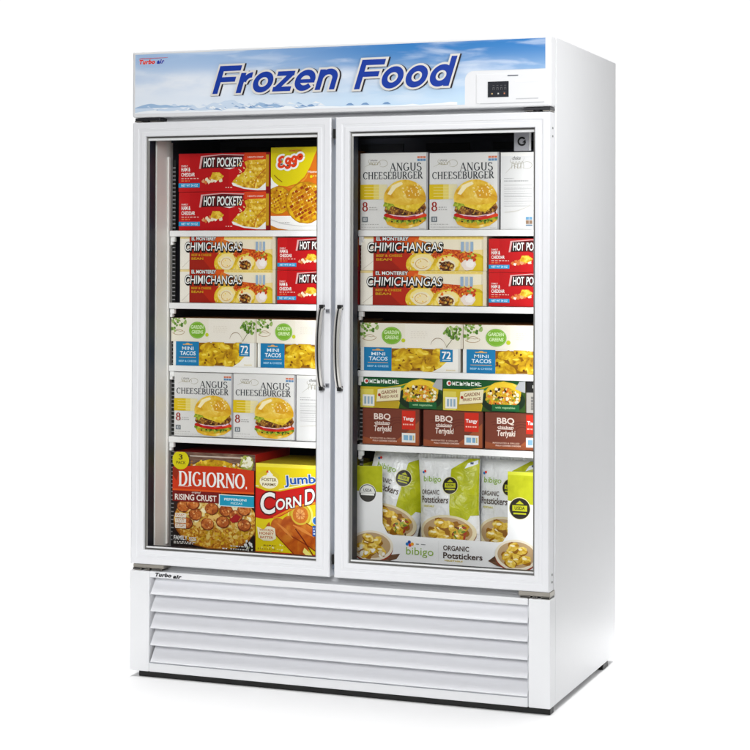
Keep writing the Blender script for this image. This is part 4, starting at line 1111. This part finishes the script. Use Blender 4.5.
# display tray with a low front and tall sides, and the bags standing in it
X0, X1 = .7235, 1.3
TW, TH = X1 - X0, .307
tray = empty('display_tray', ((X0 + X1) / 2, .150, FL)); tag(tray, 'white cardboard display tray with lime topped sides holding potsticker bags', 'tray')
TRAY_W = flat('tray_board', (240, 240, 241), .45)
def tx(u): return (u - .5) * TW
outline = [(0, 0), (1, 0), (1, .990), (.857, .990), (.857, .36), (.83, .285), (.80, .275), (.21, .285), (.18, .30), (.1515, .40), (.1515, .985), (0, .975)]
m = MB()
fr = [(tx(p[0]), 0, p[1] * TH) for p in outline]; bk = [(x, .003, z) for x, _, z in fr]
m.face(fr, TRAY_W); m.face(list(reversed(bk)), TRAY_W)
for i in range(len(fr)):
    j = (i + 1) % len(fr); m.face([fr[j], fr[i], bk[i], bk[j]], TRAY_W)
tf = m.build('front_wall', tray)
a = Art(TW, TH)
a.poly([(0, .72), (.1515, .715), (.1515, .985), (0, .975)], KHAKI_LIME); a.poly([(.857, .700), (1, .665), (1, .990), (.857, .990)], KHAKI_LIME)
a.poly([(.857, .955), (1, .955), (1, .990), (.857, .990)], ink(206, 210, 60))
seal(a, .066, .70, .048, False); seal(a, .923, .625, .056, True)
bowl(a, .09, .165, .125, .155, 'food_picture', FOOD_DUMP, 8, board=[(.12, .06), (.255, .10), (.235, .045), (.16, .0), (.04, 0)])
a.scatter(.0, .06, .16, .16, 14, .006, .014, [ink(250, 246, 236), ink(226, 210, 170)], 'food_picture')
bowl(a, .905, .16, .117, .155, 'food_picture', FOOD_DUMP, 8, board=[(.83, .20), (.75, .085), (.80, .04), (.87, .02), (.93, .05)])
GRN, BRN = ink(142, 178, 60), ink(74, 58, 50)
a.text('bibigo', .29, .075, .445, .175, GRN, bold=.0); 
for u, v, c in ((.296, .205, ink(40, 120, 190)), (.308, .225, ink(30, 70, 150)), (.312, .195, ink(222, 60, 40)), (.325, .207, ink(236, 160, 40))): a.ell(u, v, .009, c, part='logo')
a.lines(.345, .40, [.205], .008, ink(130, 130, 130), ragged=0)
a.rect(.474, .05, .4755, .25, ink(214, 214, 212))
a.text('ORGANIC', .50, .165, .645, .215, BRN, bold=.03); a.text('Potstickers', .50, .085, .72, .145, BRN, bold=.035); a.text('VEGETABLE', .505, .055, .61, .07, ink(206, 180, 40), bold=.03)
build_art(a, tray)
m = MB()
for sx, lim in ((-1, LINER_WHITE), (1, LINER_WHITE)):
    xa = -TW / 2 + .0005 if sx < 0 else TW / 2 - .0035
    m.box(xa, xa + .003, .0035, .30, 0, TH * .975, KHAKI_LIME)
m.box(-TW / 2 + .004, TW / 2 - .004, .297, .30, 0, .2, TRAY_W); m.box(-TW / 2 + .004, TW / 2 - .004, .0035, .2965, 0, .003, TRAY_W)
m.build('tray_shell', tray)

BAGM = crinkle(flat('silver_white_bag_film', (232, 233, 234), .3, spec=.5), 30, .7, .009)
BAG_LIME = crinkle(mottled('lime_bag_print', [(.3, (160, 166, 10)), (.6, (180, 184, 20)), (.8, (194, 198, 44))], 30, 4, rough=.32), 30, .6, .008)
BW, BH = .205, .325
def bag_front(x, z):
    """how far the film bulges towards the viewer at local x, height z"""
    u, v = x / BW + .5, z / BH
    k = max(0, math.sin(PI * min(1, max(0, u)))) ** .55 * max(0, math.sin(PI * min(1, max(0, v * .97 + .015)))) ** .6
    return -.042 * k + .0055 * mnoise.noise((x * 26, z * 20, 3.3)) * (1 if .02 < u < .98 else 0) + .002 * math.sin(z * 60 + x * 30) * k
def art_bag(a):
    P = 'food_picture'
    a.STEP = 9e-5; a.k = 4
    a.poly([(.58, .38), (.70, .36), (.86, .42), (.90, .46), (1, .46), (1, 1), (.83, 1), (.58, .90)], BAG_LIME)
    a.poly([(.78, .905), (.98, .95), (.99, .99), (.82, .955)], ink(226, 230, 236)); a.rect(.86, .945, .91, .965, ink(70, 80, 110))
    seal(a, .575, .745, .125, True)
    a.k = 8
    a.text('bibigo', .10, .76, .42, .83, GRN, bold=.005); a.text('ORGANIC', .07, .655, .40, .70, BRN, bold=.012); a.text('Potstickers', .07, .575, .56, .64, BRN, bold=.015); a.text('VEGETABLE', .10, .535, .30, .553, ink(206, 196, 60), bold=.03)
    for u, v, c in ((.10, .865, ink(40, 120, 190)), (.13, .875, ink(222, 60, 40))): a.ell(u, v, .02, c, part='lettering')
    a.k = 4
    bowl(a, .50, .30, .47, .165, P, FOOD_DUMP, 9, rim=(226, 214, 180), out=(150, 110, 90))
    a.scatter(.62, .22, .84, .36, 26, .018, .04, [ink(110, 130, 40), ink(170, 60, 40), ink(206, 190, 60), ink(90, 60, 30), ink(150, 170, 60)], P, squash=.6)
def make_bag(label):
    root = empty('potsticker_bag'); tag(root, label, 'bag', GR['bag'])
    n, k = 26, 34; m = MB(); fr = {}
    for side in (0, 1):
        for i in range(n + 1):
            for j in range(k + 1):
                x, z = (i / n - .5) * BW, j / k * BH
                y = bag_front(x, z)
                pinch = 1 - .05 * math.sin(PI * j / k)
                fr[side, i, j] = (x * pinch, y if side == 0 else .004 - y * .8, z)
    for side in (0, 1):
        for i in range(n):
            for j in range(k):
                q = [fr[side, i, j], fr[side, i + 1, j], fr[side, i + 1, j + 1], fr[side, i, j + 1]]
                m.face(q if side == 0 else q[::-1], BAGM, True)
    b_ = m.build('bag_film', root, weld=True)
    a = Art(BW, BH); art_bag(a)
    for me_o in build_art(a, root):
        bm = bmesh.new(); bm.from_mesh(me_o.data); bmesh.ops.triangulate(bm, faces=bm.faces)
        for _ in range(14):
            ed = [e for e in bm.edges if e.calc_length() > .0055]
            if not ed: break
            bmesh.ops.subdivide_edges(bm, edges=ed, cuts=1); bmesh.ops.triangulate(bm, faces=[f for f in bm.faces if len(f.verts) > 3])
        for v in bm.verts:
            x, z = v.co.x, v.co.z
            v.co.y = v.co.y + bag_front(x, z) - .0022; v.co.x = x * (1 - .05 * math.sin(PI * z / BH))
        for f in bm.faces: f.smooth = True
        bm.to_mesh(me_o.data); bm.free()
    m = MB()                                           # crimped top seam
    for i in range(40):
        x0, x1 = (i / 40 - .5) * BW, ((i + 1) / 40 - .5) * BW
        y0, y1 = (.0015 if i % 2 else -.0015), (-.0015 if i % 2 else .0015)
        m.face([(x0, y0, BH - .001), (x1, y1, BH - .001), (x1, y1, BH + .012), (x0, y0, BH + .012)], BAGM)
    m.build('top_seam', root)
    return root
b0 = make_bag('middle potsticker bag in the tray, upright with a lime corner and brown seal')
b0.location = (1.018, .205, FL + .004); b0.rotation_euler = (math.radians(-3), math.radians(-2), math.radians(-3))
b1 = copy_tree(b0); b1['label'] = 'left potsticker bag in the tray, leaning to the right with lime stripe'
b1.location = (.782, .228, FL + .026); b1.rotation_euler = (math.radians(-4), math.radians(14), math.radians(8))
b2 = copy_tree(b0); b2['label'] = 'right potsticker bag in the tray, half behind the lime topped side'
b2.location = (1.196, .222, FL + .004); b2.rotation_euler = (math.radians(-5), math.radians(0), math.radians(-6))
WORLD_FRONT, P_TOP, P_KEY, P_SIDE, P_BACK, P_FILL = .05, 420, 53, 3.8, 50, .9
# ------------------------------------------------------------------ white studio, lamps, camera
def white_floor():
    m = bpy.data.materials.new('white_studio_floor'); m.use_nodes = True
    nt = m.node_tree; b = nt.nodes['Principled BSDF']
    b.inputs['Base Color'].default_value = (.88, .88, .88, 1); b.inputs['Roughness'].default_value = .9; b.inputs['Specular IOR Level'].default_value = .1
    tc = nt.nodes.new('ShaderNodeTexCoord'); n = nt.nodes.new('ShaderNodeTexNoise'); n.inputs['Scale'].default_value = 3
    mx = nt.nodes.new('ShaderNodeMapRange'); mx.inputs['To Min'].default_value = .92; mx.inputs['To Max'].default_value = .95
    nt.links.new(tc.outputs['Object'], n.inputs['Vector']); nt.links.new(n.outputs['Fac'], mx.inputs['Value']); nt.links.new(mx.outputs[0], b.inputs['Base Color'])
    return m
m = MB(); m.face([(-1.0, -2.4, -.0192), (1.95, -2.4, -.0192), (1.95, 1.5, -.0192), (-1.0, 1.5, -.0192)], white_floor())
fl = m.build('floor'); tag(fl, kind='structure')

w = bpy.data.worlds.new('World'); S.world = w; w.use_nodes = True
nt = w.node_tree; bg = nt.nodes['Background']; L = nt.links.new
tc = nt.nodes.new('ShaderNodeTexCoord'); sp = nt.nodes.new('ShaderNodeSeparateXYZ'); L(tc.outputs['Generated'], sp.inputs[0])
mr = nt.nodes.new('ShaderNodeMapRange'); mr.interpolation_type = 'SMOOTHSTEP'
mr.inputs['From Min'].default_value = .3; mr.inputs['From Max'].default_value = .8
mr.inputs['To Min'].default_value = WORLD_FRONT; mr.inputs['To Max'].default_value = 1.06
L(sp.outputs['Y'], mr.inputs['Value']); L(mr.outputs[0], bg.inputs['Strength'])
bg.inputs['Color'].default_value = (1, 1, 1, 1)

def area(name, loc, target, size, power, col=(1, 1, 1), size_y=None, spread=180):
    l = bpy.data.lights.new(name, 'AREA'); l.energy = power; l.spread = math.radians(spread); l.color = col; l.size = size
    if size_y: l.shape = 'RECTANGLE'; l.size_y = size_y
    o = bpy.data.objects.new(name, l); COL.objects.link(o); o.location = loc
    o.rotation_euler = (Vector(target) - Vector(loc)).to_track_quat('-Z', 'Y').to_euler()
    return o
area('overhead_fill', (1.0, 0.0, 6.5), (1.0, 0.0, 0), 13, P_TOP, spread=50)  # added lamp that brightens the floor to plain white
area('front_softbox', (2.2, -6.3, 3.1), (.7, 0, 1.25), 2.4, P_KEY, size_y=2.0, spread=75)
area('side_softbox', (2.7, -.75, 2.3), (1.4, .12, 1.75), .7, P_SIDE, spread=70)
area('rear_floor_fill', (.5, 2.6, 4.2), (.4, 1.2, 0), 2.6, P_BACK, spread=75)  # lamp added out of view to whiten the floor behind the freezer
for x, tx_ in ((.652, .30), (1.330, 1.0)):            # unseen lamps added behind the door frames to brighten the cartons
    area('cabinet_fill_lamp', (x, .068, 1.06), (tx_, .34, 1.06), .010, P_FILL, size_y=1.25)

cam = bpy.data.cameras.new('camera'); co = bpy.data.objects.new('camera', cam); COL.objects.link(co); S.camera = co
F, CX, CY, yaw, pit, rol, tx, ty, tz = (1927.2103, 275.0, 228.94286, 0.39384683, 0.01799673, 0.00419281, 2.82781189, -5.59302330, 1.31381941)
cam.sensor_width = 36; cam.lens = 36 * F / 750; cam.shift_x = (375 - CX) / 750; cam.shift_y = -(375 - CY) / 750
cam.clip_start = .05; cam.clip_end = 200
fw = Vector((-math.sin(yaw) * math.cos(pit), math.cos(yaw) * math.cos(pit), math.sin(pit))); r = Vector((math.cos(yaw), math.sin(yaw), 0)); u = r.cross(fw)
r2 = r * math.cos(rol) + u * math.sin(rol); u2 = -r * math.sin(rol) + u * math.cos(rol)
M = Matrix((r2, u2, -fw)).transposed().to_4x4(); M.translation = (tx, ty, tz); co.matrix_world = M
S.view_settings.view_transform = 'Standard'; S.view_settings.look = 'None'; S.view_settings.exposure = 0; S.view_settings.gamma = 1
S.render.resolution_x = S.render.resolution_y = 1024
S.cycles.max_bounces = 10; S.cycles.transparent_max_bounces = 16
